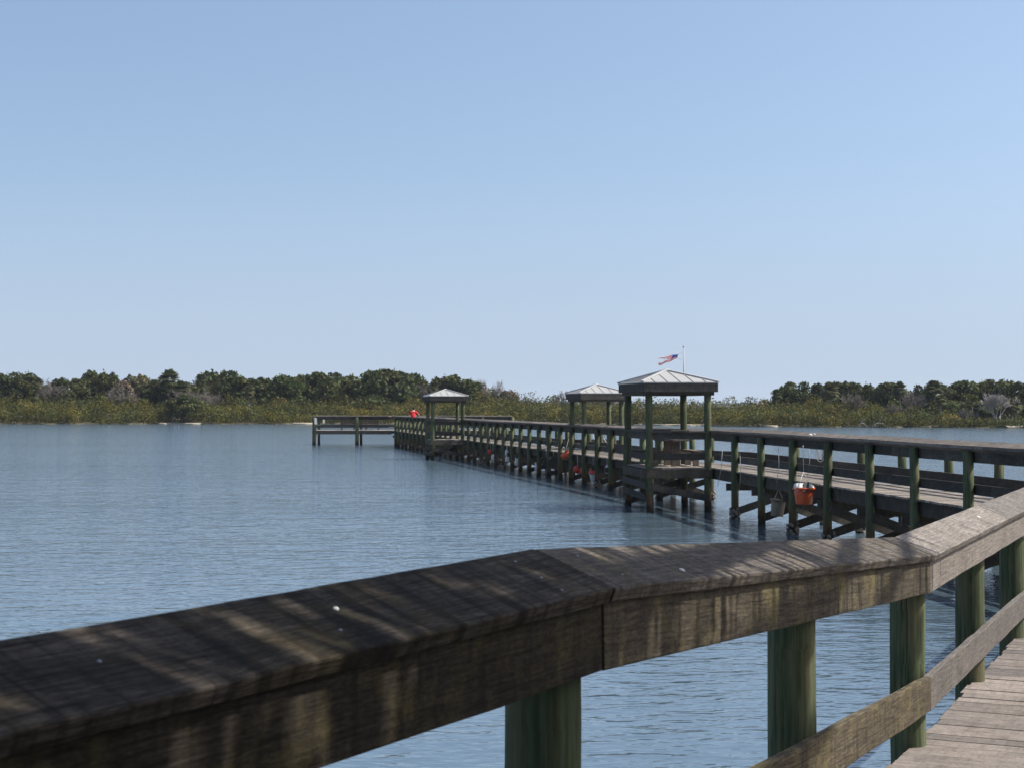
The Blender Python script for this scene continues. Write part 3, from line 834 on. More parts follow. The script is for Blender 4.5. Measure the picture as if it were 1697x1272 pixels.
# posts, beams, braces
bents=[]
xs_near=[1604,1514,1440,1371.5,1312.5,1260,1217]
Ys=[29640/(x-510) for x in xs_near]
Ys=[Ys[0]-2.46,]+Ys
Y=49.98
ys2=[]
while Y<117.5:
    ys2.append(Y); Y+=1.965
def tr(Y): return pzr(Y)-.107
for Y in Ys+ys2:
    bents.append(Y)
    if not (G3a-.5<Y<G3b+.5): post(pier,(lx(Y),Y),tr(Y)+random.gauss(0,.006),lean=.03,n=14,seg=6,r=random.uniform(.088,.10))
    if not (G2a-.5<Y<G2b+.5): post(pier,(rxp(Y)+.02,Y+.25),tr(Y)+random.gauss(0,.006),lean=.03,n=14,seg=6,r=random.uniform(.088,.10))
for k,Y in enumerate(bents):
    zd=pzd(Y); a=Vector((lx(Y),Y,0)); b=Vector((rxp(Y),Y+.25,0))
    d=(b-a).normalized(); off=Vector((-d.y,d.x,0))*.125
    mb=MB(); mb.board(a-d*.2+off+Vector((0,0,zd-.42)),b+d*.2+off+Vector((0,0,zd-.42)),.19,.05,(0,0,1)); mb.build('cross_beam',M['beam'],pier)
    if Y<60 or k%2==0:
        mb=MB()
        if k%2==0 or Y<38: mb.board(a-off*1.03+Vector((0,0,zd-.50)),b-off*1.03+Vector((0,0,.12)),.19,.042,(0,0,1))
        mb.board(a+off*1.48+Vector((0,0,.14)),b+off*1.48+Vector((0,0,zd-.58)),.19,.042,(0,0,1))
        mb.build('cross_brace',M['beam'],pier)
# deck
mb=MB(); Y=Y0-8.0
while Y<YE+2:
    zd=pzd(Y)-.019; wob=random.gauss(0,.012)
    mb.board((lx(Y)+.03+wob,Y,zd+random.gauss(0,.002)),(rxp(Y)-.03+random.gauss(0,.01),Y+.20,zd+random.gauss(0,.002)),.139,.038,(0,1,0))
    Y+=.148
mb.build('deck',M['pier_deck'],pier)
for f,o0 in ((lx,.105),(lx,.83),(rxp,-.15)):
    mb=MB()
    for a,b in ((Y0-7,34),(34,46),(46,54),(54,76),(76,98),(98,YE)):
        mb.sweep([Vector((f(a),a,pzd(a))),Vector((f(b),b,pzd(b)))],boxsec(o0,o0+.05,-.32,-.042),1,seg=4,jit=.004)
    mb.build('stringer',M['beam'],pier)
# low horizontal waler along the near bay and oyster crust at the waterline
for Y in bents[:9]+bents[9:40:3]:
    mb=MB(); 
    for f,dy in ((lx,0),(rxp,.25)):
        if random.random()<.35: continue
        o=Vector((f(Y)+(.02 if f is rxp else 0),Y+dy,0))
        mb=MB()
        for k in range(26):
            a=random.uniform(0,6.28); z=random.uniform(-.02,.26)
            p=o+Vector((math.cos(a)*.115,math.sin(a)*.115,z)); ax=Vector((math.cos(a),math.sin(a),random.uniform(-.3,.6)))
            mb.lathe(p,[(.045*random.uniform(.6,1.2),-.02),(.04,.015),(.012,.04),(.0005,.045)],6,ax,False)
        mb.build('oyster_crust',M['shell'],pier)

# ------------------------------------------------------------------ pavilions
def pavilion(near, along_dir, out_dir, L, W, zd, label, lower=True, seams=.42, open_side=True):
    """near: post on the pier line, near end; along_dir: away from the camera along the pier; out_dir: away from the walkway"""
    u=Vector((*along_dir,0)).normalized(); v=Vector((*out_dir,0)).normalized()
    o=Vector((near[0],near[1],0)); g=empty('pavilion',o,label,'pavilion','roofed pavilions along the pier')
    ze=zd+2.41                      # roof edge
    P=lambda a,b,z:o+u*a+v*b+Vector((0,0,z))
    for a,b in ((0,0),(L,0),(0,W),(L,W)):
        p=P(a,b,0); post(g,p,zd+2.06,r=.10,lean=.03,n=16,seg=9)
    # floor
    mb=MB(); k=int((W)/.146)
    for j in range(k+1):
        b=.05+W*(j+.5)/(k+1)
        mb.board(P(-.06,b,zd-.019),P(L+.06,b,zd-.019),W/(k+1)-.009,.038,v,jit=.002)
    mb.build('floor',M['pier_deck'],g)
    mb=MB()
    for a in (-.125,L+.125): mb.board(P(a,-.1,zd-.165),P(a,W+.12,zd-.165),.24,.045)
    mb.board(P(-.1,W+.125,zd-.165),P(L+.1,W+.125,zd-.165),.24,.045); mb.board(P(.1,W*.5,zd-.165),P(L-.1,W*.5,zd-.165),.22,.045)
    mb.build('floor_beam',M['beam'],g)
    # railings on three sides
    mb=MB()
    zr=zd+.98
    for a,sgn in ((0,-1),(L,1)):
        mb.board(P(a+.0,.10,zr-.09),P(a,W-.10,zr-.09),.185,.04); mb.board(P(a-.02,.06,zr+.032),P(a-.02,W+.03,zr+.032),.20,.04,u)
        mb.board(P(a,.10,zd+.31),P(a,W-.10,zd+.31),.18,.04)
    mb.board(P(.10,W,zr-.09),P(L-.10,W,zr-.09),.185,.04); mb.board(P(.06,W+.02,zr+.033),P(L-.06,W+.02,zr+.033),.20,.04,v)
    mb.board(P(.10,W,zd+.31),P(L-.10,W,zd+.31),.18,.04)
    mb.build('railing',M['pier_rail'],g)
    # lower bracing toward the water
    if lower:
        mb=MB()
        mb.board(P(-.1,W+.125,zd-.50),P(L+.15,W+.125,zd-.45),.17,.045); mb.board(P(-.1,W+.125,zd-.82),P(L+.15,W+.125,zd-.76),.17,.045)
        mb.board(P(-.125,W,zd-.52),P(-.125,.0,zd-.86),.19,.045); mb.board(P(L+.125,W,.12),P(L+.125,0,zd-.5),.19,.045)
        mb.build('cross_brace',M['pier_rail'],g)
    # roof
    ov=.27; oo=.25
    c=[P(-ov,-oo,ze),P(L+ov,-oo,ze),P(L+ov,W+oo,ze),P(-ov,W+oo,ze)]
    apex=P(L/2,W/2,ze+.36)
    roof=MB()
    low=[p-Vector((0,0,.03)) for p in c]; al=apex-Vector((0,0,.035))
    for i in range(4):
        a,b=c[i],c[(i+1)%4]
        roof.poly([a,b,apex]); roof.poly([low[(i+1)%4],low[i],al]); roof.poly([low[i],low[(i+1)%4],b,a])
        e=b-a; n=int(e.length/seams); up=(e.cross(Vector((0,0,1)))).normalized()
        mid=(a+b)/2; rise=apex-mid
        nr=(b-a).cross(apex-a).normalized(); nr=nr if nr.z>0 else -nr
        for j in range(1,n+1):
            t=(j-.0)/(n+1); h=1-abs(2*t-1)
            p=a.lerp(b,t); q=p+rise*h
            roof.board(p+nr*.009,q+nr*.009,.014,.022,e)
    ro=roof.build('roof',M['roof'],g)
    rc=MB()
    for i in range(4): rc.board(c[i]+Vector((0,0,.02)),apex+Vector((0,0,.02)),.09,.035,(c[i]-apex).cross(Vector((0,0,1))))
    rc.lathe(apex,[(.10,.0),(.09,.03),(.02,.05),(.0005,.052)],10)
    r=rc.build('ridge_cap',M['ridge'],ro)
    mb=MB()
    ins=.03
    d=[P(-ov+ins,-oo+ins,0),P(L+ov-ins,-oo+ins,0),P(L+ov-ins,W+oo-ins,0),P(-ov+ins,W+oo-ins,0)]
    for i in range(4):
        a,b=d[i],d[(i+1)%4]; e=(b-a).normalized()*(.022 if i%2 else -.0)
        mb.board(a+e+Vector((0,0,ze-.155)),b-e+Vector((0,0,ze-.155)),.24,.04)
    mb.build('eave_board',M['pier_rail'],g)
    mb=MB(); q=.13
    d=[P(-q,-q,0),P(L+q,-q,0),P(L+q,W+q,0),P(-q,W+q,0)]
    for i in range(4):
        a,b=d[i],d[(i+1)%4]; e=(b-a).normalized()*(.03 if i%2 else -.0)
        mb.board(a+e+Vector((0,0,zd+2.115)),b-e+Vector((0,0,zd+2.115)),.15,.055)
    for a in (L*.33,L*.66): mb.board(P(a,-q,zd+2.2),P(a,W+q,zd+2.2),.1,.04)
    mb.build('roof_beam',M['beam'],g)
    return g
u1=(-.13,1.0); v1=(-1.0,-.07)
pavilion((lx(G1a)-.08,G1a),u1,v1,2.9,1.68,pzd(44),'nearest pavilion, metal hip roof on four posts over the water, flag behind it')
u2=(-.2,1.0)
pavilion((rxp(G2a)+.05,G2a),u2,(1,.2),2.1,1.66,pzd(68),'middle pavilion standing on the far side of the pier, half hidden by the nearest one')
pavilion((lx(G3a)-.0,G3a),u2,(-1,-.16),1.9,1.68,pzd(88),'farthest pavilion with the smallest white looking hip roof, in front of the woods')

# picnic table in the first pavilion
def picnic(o,rz,zd,label):
    t=empty('picnic_table',(o[0],o[1],zd),label,'table',None,rz)
    m=Matrix.Translation((o[0],o[1],zd))@Matrix.Rotation(rz,4,'Z')
    Q=lambda x,y,z:m@Vector((x,y,z)); Dx=m.to_3x3()@Vector((1,0,0)); Dy=m.to_3x3()@Vector((0,1,0))
    mb=MB()
    for i in range(4): mb.board(Q(-.75,-.28+.187*i,.75),Q(.75,-.28+.187*i,.75),.175,.04,Dy,jit=.002)
    mb.build('tabletop',M['table'],t)
    for sx in (-1,1):
        mb=MB(); mb.board(Q(-.75,sx*.60,.44),Q(.75,sx*.60,.44),.235,.04,Dy); mb.build('bench_seat',M['table'],t)
    for x in (-.5,.5):
        mb=MB(); mb.board(Q(x,0,0),Q(x,0,.73),.26,.05,Dy)
        for sy in (-1,1): mb.board(Q(x,sy*.6,0),Q(x,sy*.6,.42),.17,.05,Dy)
        mb.board(Q(x+.05,-.68,.37),Q(x+.05,.68,.37),.09,.04); mb.build('leg_frame',M['table'],t)
picnic((lx(46)-.75,45.9),R(97),pzd(46),'wooden picnic table under the roof of the nearest pavilion')
mb=MB(); mb.board((xat(1112,44.35),44.30,pzd(44)+1.045),(xat(1141,44.35),44.32,pzd(44)+1.06),.24,.028,(0,1,0))
tag(mb.build('cutting_board',M['tan']),'pale bait cutting board lying on the railing of the nearest pavilion','board')

# ------------------------------------------------------------------ end platform
PZ=pzd(120); PR=pzr(120)
pf=empty('pier_platform',(-8,121,0),'wide wooden platform with railing across the far end of the pier','platform')
PX0,PX1,PY0,PY1=xat(520,121.0),xat(849,121.0),119.4,123.6
q=lambda x,y:Vector((x,y,PR))
zf=lambda y:PZ
PC=lx(119.4)
rail_run(pf,[q(PC-.2,PY0),q(PX0,PY0+.6)],1,3.6,zf)
rail_run(pf,[q(PX0,PY0+.6),q(PX0+.15,PY1)],1,4.2,zf)
rail_run(pf,[q(PX0+.15,PY1),q(PX1,PY1)],1,3.6,zf)
rail_run(pf,[q(PX1,PY1),q(PX1,PY0)],1,4.2,zf)
rail_run(pf,[q(PX1,PY0),q(rxp(119.4)+.2,PY0)],1,3.6,zf)
for x in (521,592,657,700,750,800,849):
    Yp=PY0+.6*max(0,(PC-xat(x,121))/(PC-PX0))
    post(pf,(xat(x,Yp),Yp),PR-.107,r=.14 if x<600 else .1,lean=.03,n=14,seg=6)
    post(pf,(xat(x,121)+.05,PY1),PR-.107,r=.1,lean=.03,n=14,seg=6)
mb=MB(); X=PX0+.05
while X<PX1:
    mb.board((X,PY0+.05+.6*max(0,(PC-X)/(PC-PX0)),PZ-.019),(X+.05,PY1-.05,PZ-.019),.139,.038,(1,0,0)); X+=.148
mb.build('deck',M['pier_deck'],pf)
mb=MB()
mb.board((PX0,PY0+.70,PZ-.16),(PC,PY0+.14,PZ-.16),.26,.05); mb.board((rxp(119),PY0+.14,PZ-.16),(PX1,PY0+.14,PZ-.16),.26,.05); mb.board((PX0,PY1-.14,PZ-.16),(PX1,PY1-.14,PZ-.16),.26,.05)
mb.board((PX0+.14,PY0+.8,PZ-.16),(PX0+.24,PY1-.2,PZ-.16),.26,.05)
mb.build('stringer',M['beam'],pf)
# long bench on the platform
bx0,bx1=xat(565,121.6),xat(628,121.6); by=121.6
be=empty('bench',((bx0+bx1)/2,by,PZ),'long dark bench with a backrest on the far platform','bench')
mb=MB()
for j in range(3): mb.board((bx0,by+.16*j,PZ+.44),(bx1,by+.16*j,PZ+.44),.14,.04,(0,1,0))
mb.build('seat',M['beam'],be)
mb=MB()
for j in range(3): mb.board((bx0,by-.10-.03*j,PZ+.56+.155*j),(bx1,by-.10-.03*j,PZ+.56+.155*j),.13,.04)
mb.build('backrest',M['beam'],be)
for t in (0.02,.34,.66,.98):
    x=bx0+(bx1-bx0)*t; mb=MB(); mb.board((x,by+.3,PZ),(x,by+.3,PZ+.42),.06,.05,(1,0,0)); mb.board((x,by-.05,PZ),(x,by-.12,PZ+.9),.06,.05,(1,0,0)); mb.build('leg',M['beam'],be)
for (x,Yy,lab) in ((523.5,PY0+.52,'small white notice board on the corner post of the far platform'),(537,PY1-.12,'small white notice board on the back railing of the far platform')):
    p=at(x,697 if x<530 else 695.5,Yy); s_=empty('notice_board',p,lab,'sign','white notice boards on the platform')
    mb=MB(); mb.board(p+Vector((0,-.12,-.24)),p+Vector((0,-.12,.24)),.17,.02,(1,.2,0)); mb.build('panel',M['white'],s_)
    mb=MB(); mb.board(p+Vector((0,-.10,-.26)),p+Vector((0,-.10,.26)),.05,.03,(1,.2,0)); mb.build('backing',M['beam'],s_)

# ------------------------------------------------------------------ flag behind the first pavilion
fp=Vector((xat(1133,48.35),48.35,0)); 
fl=empty('flagpole',(fp.x,fp.y,pzd(48)),'thin grey flagpole rising behind the nearest pavilion roof','flagpole')
ztop=EYE-(575-HY)*48.35/F
mb=MB(); mb.tube([fp+Vector((0,0,pzd(48)-.1)),fp+Vector((.01,0,3.4)),fp+Vector((0,0,ztop))],[.026,.022,.014],8); mb.build('pole',M['pole'],fl)
mb=MB(); mb.lathe(fp+Vector((0,0,ztop)),[(.02,-.01),(.03,.01),(.02,.035),(.001,.045)],8); mb.build('finial',M['pole'],fl)
# tattered flag: strips of cloth streaming to the left
T=NT('flag cloth')
uv=T.n('ShaderNodeUVMap',uv_map='UVMap').outputs[0]; u,v,_=T.sep(uv)
stripe=T.math('GREATER_THAN',T.math('FRACT',T.math('MULTIPLY',v,6.5)),.5)
c=T.mix(stripe,(.85,.84,.84),(.72,.03,.06))
inC=T.math('MULTIPLY',T.math('LESS_THAN',u,.27),T.math('GREATER_THAN',v,.46))
su=T.math('SUBTRACT',T.math('FRACT',T.math('MULTIPLY',u,15.0)),.5); sv=T.math('SUBTRACT',T.math('FRACT',T.math('MULTIPLY',v,9.0)),.5)
star=T.math('LESS_THAN',T.math('ADD',T.math('MULTIPLY',su,su),T.math('MULTIPLY',sv,sv)),.055)
can=T.mix(star,(.04,.13,.55),(.85,.85,.87))
c=T.mix(inC,c,can); T.l(c,T.b.inputs['Base Color']); T.b.inputs['Roughness'].default_value=.9
tr_=T.n('ShaderNodeBsdfTranslucent'); T.l(c,tr_.inputs[0]); mx=T.n('ShaderNodeMixShader'); mx.inputs[0].default_value=.5
T.l(T.b.outputs[0],mx.inputs[1]); T.l(tr_.outputs[0],mx.inputs[2]); T.l(mx.outputs[0],T.out.inputs[0])
Yf=48.3
hoist_t=at(1124,586.5,Yf); hoist_b=at(1123.5,594,Yf)
fg=empty('flag',at(1110,595,Yf),'tattered red white and blue striped flag streaming left above the nearest pavilion','flag')
mb=MB(); NU,NV=26,13
def fpt(u,v):
    top=[at(1124,587,Yf),at(1114,588,Yf),at(1104,590.5,Yf),at(1096,592,Yf),at(1090,593,Yf)]
    bot=[at(1123,593,Yf),at(1113,598,Yf),at(1103,602,Yf),at(1096,604.5,Yf),at(1090.5,605,Yf)]
    k=min(3,int(u*4)); f=u*4-k
    a=top[k].lerp(top[k+1],f); b=bot[k].lerp(bot[k+1],f)
    p=b.lerp(a,v)
    p.y+=.09*math.sin(u*9+v*2.2)*(.3+u)+.03*math.sin(u*23+v*5); p.z+=.02*math.sin(u*14+v*3)*u
    return p
for i in range(NU):
    for j in range(NV):
        u0,u1=i/NU,(i+1)/NU; v0,v1=j/NV,(j+1)/NV
        lim=.50+.45*abs(math.sin(j*1.9+.7))
        if 3<j<11: lim=.50+.12*math.sin(j*2.3)
        if j<=3: lim=.98-.04*(j%2)
        if j>=11: lim=.96
        if u0>lim: continue
        pts=[fpt(u0,v0),fpt(u1,v0),fpt(u1,v1),fpt(u0,v1)]
        base=len(mb.v); mb.v.extend(pts); mb.face([base,base+1,base+2,base+3],[(u0,v0),(u1,v0),(u1,v1),(u0,v1)],(.5,.5),True)
fo=mb.build('cloth',T.m,fg); sm=fo.modifiers.new('thick','SOLIDIFY'); sm.thickness=.003
mb=MB(); mb.tube([hoist_t+Vector((0,.02,0)),fp+Vector((0,0,hoist_t.z+.05))],.004,5); mb.tube([hoist_b+Vector((0,.02,0)),fp+Vector((0,0,hoist_b.z-.02))],.004,5); mb.build('halyard',M['line'],fg)

# ------------------------------------------------------------------ things hung on the pier
def bucket(name,p,r0,r1,h,mat,label,group,axis=None,handle_to=None,lid=None,rim=True):
    """p: centre of the rim; axis points from base to rim"""
    ax=Vector(axis or (0,0,1)).normalized(); p=Vector(p); o=p-ax*h
    t=empty(name,o,label,'bucket' if 'bucket' in name or 'tub' in name else name.split('_')[-1],group)
    mb=MB(); mb.lathe(o,[(.0005,0),(r0,0),(r0*1.02,.01),(r0+(r1-r0)*.5,h*.5),(r1,h),(r1-.008,h),(r0-.01,.02),(.0005,.02)],22,ax); mb.build('shell',M[mat],t)
    if rim:
        mb=MB(); mb.lathe(o,[(r1+.002,h-.05),(r1+.022,h-.045),(r1+.024,h-.005),(r1+.004,h+.008)],22,ax); mb.build('rim',M[mat],t)
    if lid:
        mb=MB(); mb.lathe(o,[(r1+.025,h-.02),(r1+.025,h+.012),(r1*.8,h+.022),(.0005,h+.022)],20,ax); mb.build('lid',M[lid],t)
    if handle_to is not None:
        q=Vector(handle_to); mb=MB()
        s=ax.orthogonal().normalized()
        up=p+(q-p).normalized()*min(.35,(q-p).length*.5)
        mb.tube([p+s*r1,up],.006,5); mb.tube([p-s*r1,up],.006,5); mb.tube([up,q],.006,5); mb.build('hanging_rope',M['rope'],t)
    return t
GB='buckets and floats hung under the pier'
Yb=35.3; p=at(1332,807,Yb)
tb=bucket('orange_tub',p,.18,.235,.37,'orange','large orange tub hung between two pier posts with white and dark bags on top',GB,handle_to=(p.x,p.y+.1,pzr(35)-.2))
mb=MB()
for k in range(3):
    a=k*1.9; c0=p+Vector((math.cos(a)*.14-.02,math.sin(a)*.1,.0)); mb.lathe(c0,[(.0005,-.05),(.11,-.02),(.13,.02),(.07,.07),(.0005,.09)],9,Vector((random.gauss(0,.3),random.gauss(0,.3),1)))
tag(mb.build('plastic_bag',M['white']),'crumpled white bag stuffed in the top of the large orange tub','bag')
mb=MB(); mb.board(p+Vector((-.02,-.285,-.08)),p+Vector((.06,-.02,.12)),.12,.012,(1,0,0)); mb.board(p+Vector((.06,-.02,.12)),p+Vector((.08,.27,-.02)),.12,.012,(1,0,0))
tag(mb.build('strap',M['black']),'dark strap across the white bag in the large orange tub','strap')
Yb=38.6; p=at(1290,826,Yb)
bucket('tan_bucket',p,.15,.18,.42,'tan','dull tan bucket hanging low under the pier left of the orange tub',GB,axis=(.10,0,1),handle_to=(p.x,p.y,pzd(38)-.05))
def yat(x): return 14.7*F/(x-330)
def hang(x,y,dy=-.15): 
    Y=yat(x)+dy; return at(x,y,Y)
p=hang(942,751); bucket('orange_bucket',p,.12,.16,.30,'orange','bright orange bucket tipped on its side at the pier deck edge',GB,axis=(.75,-.4,.45),handle_to=(p.x+.1,p.y+.1,pzd(62)+.3))
def floatball(x,y,r,mat,label,name='float'):
    p=hang(x,y); t=empty(name,p,label,'float',GB)
    mb=MB(); mb.lathe(p,[(.0005,-r*1.1),(r*.6,-r*.85),(r,-.2*r),(r,.25*r),(r*.7,r*.75),(r*.2,r),(.0005,r*1.05)],16); mb.build('body',M[mat],t)
    mb=MB(); mb.tube([p+Vector((0,0,r)),Vector((p.x,p.y+.05,pzd(p.y)-.05))],.008,5); mb.build('rope',M['rope'],t)
floatball(957,777,.16,'red','round dark red float hanging under the pier right of the orange bucket')
p=hang(983,781); bucket('white_bucket',p,.13,.155,.34,'white','white bucket with a red lid hanging under the pier near the first pavilion',GB,lid='red',axis=(-.12,-.45,1),handle_to=(p.x,p.y+.1,pzd(58)-.05))
floatball(813,748,.14,'red','small dull red float under the pier near the farthest pavilion')
for (x,y,lab) in ((840,748,'white jug hanging under the pier, upper of two'),(840.5,758.5,'white jug hanging under the pier, lower of two'),(857,764,'white bucket low on the water left of the dark cages'),(890,772,'pale bucket at the water beside the dark cages'),(1006,776,'small white jug between the white bucket and the nearest pavilion'),(817,756,'whitish jug below the small dull red float')):
    p=hang(x,y); sc=.75 if 'jug' in lab else 1.15
    t=empty('white_jug' if 'jug' in lab else 'white_pail',p,lab,'jug' if 'jug' in lab else 'bucket',GB)
    if 'jug' in lab:
        mb=MB(); mb.lathe(p-Vector((0,0,.16)),[(.0005,0),(.085,0),(.09,.02),(.09,.19),(.04,.27),(.025,.29),(.025,.32),(.0005,.32)],14); mb.build('body',M['white'],t)
        mb=MB(); mb.lathe(p+Vector((0,0,.155)),[(.03,0),(.03,.03),(.0005,.03)],10); mb.build('cap',M['red'],t)
    else:
        mb=MB(); mb.lathe(p-Vector((0,0,.18)),[(.0005,0),(.12,0),(.15,.34),(.14,.34),(.11,.02),(.0005,.02)],16,(.2,-.2,1)); mb.build('body',M['white'],t)
        mb=MB(); mb.lathe(p-Vector((0,0,.18)),[(.152,.30),(.168,.30),(.168,.335),(.152,.34)],16,(.2,-.2,1)); mb.build('rim',M['white'],t)
    mb=MB(); mb.tube([p+Vector((0,0,.15)),Vector((p.x,p.y+.03,pzd(p.y)-.05))],.007,5); mb.build('rope',M['rope'],t)
# wire fish cages
for (x,y,lab) in ((905,771,'dark wire fish cage hanging under the pier, left one of the pair'),(917,770,'dark wire fish cage hanging under the pier, right one of the pair')):
    p=hang(x,y); t=empty('fish_cage',p,lab,'cage','wire fish cages under the pier')
    mb=MB(); hw=.19; hh=.36
    for k in range(9):
        s_=-hw+2*hw*k/8
        for z in (-1,1):
            mb.tube([p+Vector((s_,-hw*z,-hh)),p+Vector((s_,-hw*z,hh))],.008,4); mb.tube([p+Vector((-hw*z,s_,-hh)),p+Vector((-hw*z,s_,hh))],.008,4)
    for k in range(7):
        z=-hh+2*hh*k/6
        c4=[p+Vector((-hw,-hw,z)),p+Vector((hw,-hw,z)),p+Vector((hw,hw,z)),p+Vector((-hw,hw,z)),p+Vector((-hw,-hw,z))]
        for a,b in zip(c4[:-1],c4[1:]): mb.tube([a,b],.009,4)
    mb.build('wire_mesh',M['black'],t)
    mb=MB(); mb.tube([p+Vector((0,0,hh)),Vector((p.x,p.y,pzd(p.y)+.2))],.008,5); mb.build('rope',M['rope'],t)
# rope loops and fishing lines on the rails
Yr=38.2
p=Vector((xat(1358,Yr),Yr,pzr(38)-.16)); mb=MB()
for k in range(3):
    pts=[]
    for i in range(13):
        a=i/12*2*math.pi; pts.append(p+Vector((math.sin(a)*(.07+.02*k),-.05-.015*k,-.19-.03*k+math.cos(a)*(.20+.03*k))))
    mb.tube(pts,.008,5)
tag(mb.build('rope_coil',M['rope']),'coil of pale rope hanging from the far railing right of the orange tub','rope')
for (x0,y0,x1,y1,Y,lab) in ((1197,745,1189,806,43.2,'thin fishing line hanging slack off the railing right of the nearest pavilion'),(1290,742,1287,800,38.0,'thin fishing line hanging above the tan bucket'),(1341,738,1338,788,36.5,'thin fishing line hanging above the large orange tub'),(1226,750,1225,812,41.0,'thin fishing line hanging between two posts left of the tan bucket')):
    a=at(x0,y0,Y); b=at(x1,y1,Y); mb=MB(); mb.tube([a,a.lerp(b,.5)+Vector((.03,0,0)),b],.0065,5); 
    tag(mb.build('fishing_line',M['line']),lab,'fishing line','fishing lines hung on the pier rails')
for (x0,y0,x1,y1,Y,lab) in ((942,727,937,748,61.5,'short yellow fishing rod leaning on the rail above the orange bucket'),(981,716,988,735,58.0,'tan fishing rod leaning on the rail above the white bucket'),(1001,726,1006,735,57.0,'short white fishing rod leaning on the rail beside the nearest pavilion')):
    a=at(x0,y0,Y+1.2); b=at(x1,y1,Y+.6); t=empty('fishing_rod',b,lab,'fishing rod','fishing rods leaning on the pier rails')
    mb=MB(); mb.tube([b,a],[.014,.007],6); mb.build('blank',M['white' if 'white' in lab else 'tan'],t)
    mb=MB(); mb.tube([b,b.lerp(a,.3)],[.02,.018],6); mb.build('handle',M['black'],t)
p=Vector((xat(1343,36.2)+.0,36.2+1.1,0)); p=Vector((xat(1343,39.2),39.2,pzr(39)-.03)); 
mb=MB(); mb.lathe(p,[(.0005,-.01),(.05,0),(.035,.02),(.0005,.028)],9,(.2,-.3,1)); mb.lathe(p+Vector((.1,0,.01)),[(.0005,-.01),(.035,0),(.02,.018),(.0005,.024)],8,(.3,-.2,1))
tag(mb.build('bait_wrapper',M['white']),'small crumpled white wrapper left on top of the pier handrail','wrapper')

# ------------------------------------------------------------------ person in a red shirt leaning on the far rail
def skin_obj(name, verts, edges, mat, parent, sub=2, root=0):
    """verts: (point, rx, ry)"""
    me=bpy.data.meshes.new(name); me.from_pydata([tuple(v[0]) for v in verts],edges,[]); me.update()
    o=bpy.data.objects.new(name,me); COL.objects.link(o); o.parent=parent
    sk=o.modifiers.new('skin','SKIN'); sk.use_smooth_shade=True
    for i,v in enumerate(verts):
        d=me.skin_vertices[0].data[i]; d.radius=(v[1],v[2]); d.use_root=(i==root)
    if sub: ss=o.modifiers.new('sub','SUBSURF'); ss.levels=sub; ss.render_levels=sub
    me.materials.append(mat); return o
Yp=116.4; Xp=xat(685,Yp); zp=pzd(116)
pe=empty('person',(Xp,Yp,zp),'person in a red shirt and black cap leaning with both arms on the pier railing','person',None,R(-8))
V3=Vector
body=[(V3((0,-.16,.95)),.15,.11),(V3((0,-.10,1.12)),.14,.10),(V3((0,.02,1.30)),.155,.10),(V3((0,.09,1.43)),.11,.08),(V3((0,.15,1.52)),.055,.055),(V3((0,.19,1.60)),.075,.085),(V3((0,.21,1.70)),.075,.09)]
E=[(0,1),(1,2),(2,3),(3,4),(4,5),(5,6)]
for s_ in (-1,1):
    b=len(body)
    body+=[(V3((s_*.20,.06,1.40)),.065,.06),(V3((s_*.40,.16,1.20)),.05,.048),(V3((s_*.27,.38,1.10)),.036,.034),(V3((s_*.22,.45,1.10)),.03,.024),(V3((s_*.20,.52,1.10)),.038,.02)]
    E+=[(3,b),(b,b+1),(b+1,b+2),(b+2,b+3),(b+3,b+4)]
    for k,(dx,l) in enumerate(((-.030,.062),(-.010,.075),(.012,.07),(.032,.055))):
        c=len(body); body+=[(V3((s_*.20+dx,.575,1.10)),.010,.009),(V3((s_*.20+dx*1.2,.575+l*.7,1.085)),.008,.007)]
        E+=[(b+4,c),(c,c+1)]
    c=len(body); body+=[(V3((s_*.20-s_*.045,.53,1.095)),.011,.010),(V3((s_*.20-s_*.06,.575,1.085)),.009,.008)]; E+=[(b+4,c),(c,c+1)]
    b=len(body)
    body+=[(V3((s_*.10,-.16,.86)),.095,.095),(V3((s_*.12,-.10,.50)),.065,.065),(V3((s_*.13,-.16,.12)),.045,.045),(V3((s_*.14,-.13,.045)),.045,.04),(V3((s_*.15,.06,.035)),.042,.03)]
    E+=[(0,b),(b,b+1),(b+1,b+2),(b+2,b+3),(b+3,b+4)]
skin_obj('body',body,E,M['skin'],pe)
sh=[(V3((0,-.15,.92)),.175,.135),(V3((0,-.10,1.10)),.168,.128),(V3((0,.02,1.30)),.215,.165),(V3((0,.09,1.44)),.165,.14)]
Es=[(0,1),(1,2),(2,3)]
for s_ in (-1,1):
    b=len(sh); sh+=[(V3((s_*.20,.06,1.40)),.095,.088),(V3((s_*.35,.135,1.25)),.082,.078)]; Es+=[(3,b),(b,b+1)]
skin_obj('shirt',sh,Es,M['shirt'],pe)
st_=[(V3((0,-.165,.93)),.17,.13)]; Es=[]
for s_ in (-1,1):
    b=len(st_); st_+=[(V3((s_*.10,-.16,.84)),.12,.118),(V3((s_*.12,-.11,.52)),.095,.095)]; Es+=[(0,b),(b,b+1)]
skin_obj('shorts',st_,Es,M['shorts'],pe)
def local(mb,name,mat,parent):
    m=parent.matrix_basis; mb.v=[m@v for v in mb.v]; return mb.build(name,mat,parent)
mb=MB(); mb.lathe(V3((0,.20,1.68)),[(.108,0),(.112,.03),(.10,.08),(.06,.115),(.0005,.125)],16,(0,.1,1))
mb.poly([V3((-.08,.28,1.695)),V3((.08,.28,1.695)),V3((.06,.40,1.68)),V3((-.06,.40,1.68))]); mb.poly([V3((-.08,.28,1.685)),V3((-.06,.40,1.67)),V3((.06,.40,1.67)),V3((.08,.28,1.685))])
local(mb,'cap',M['hat'],pe)
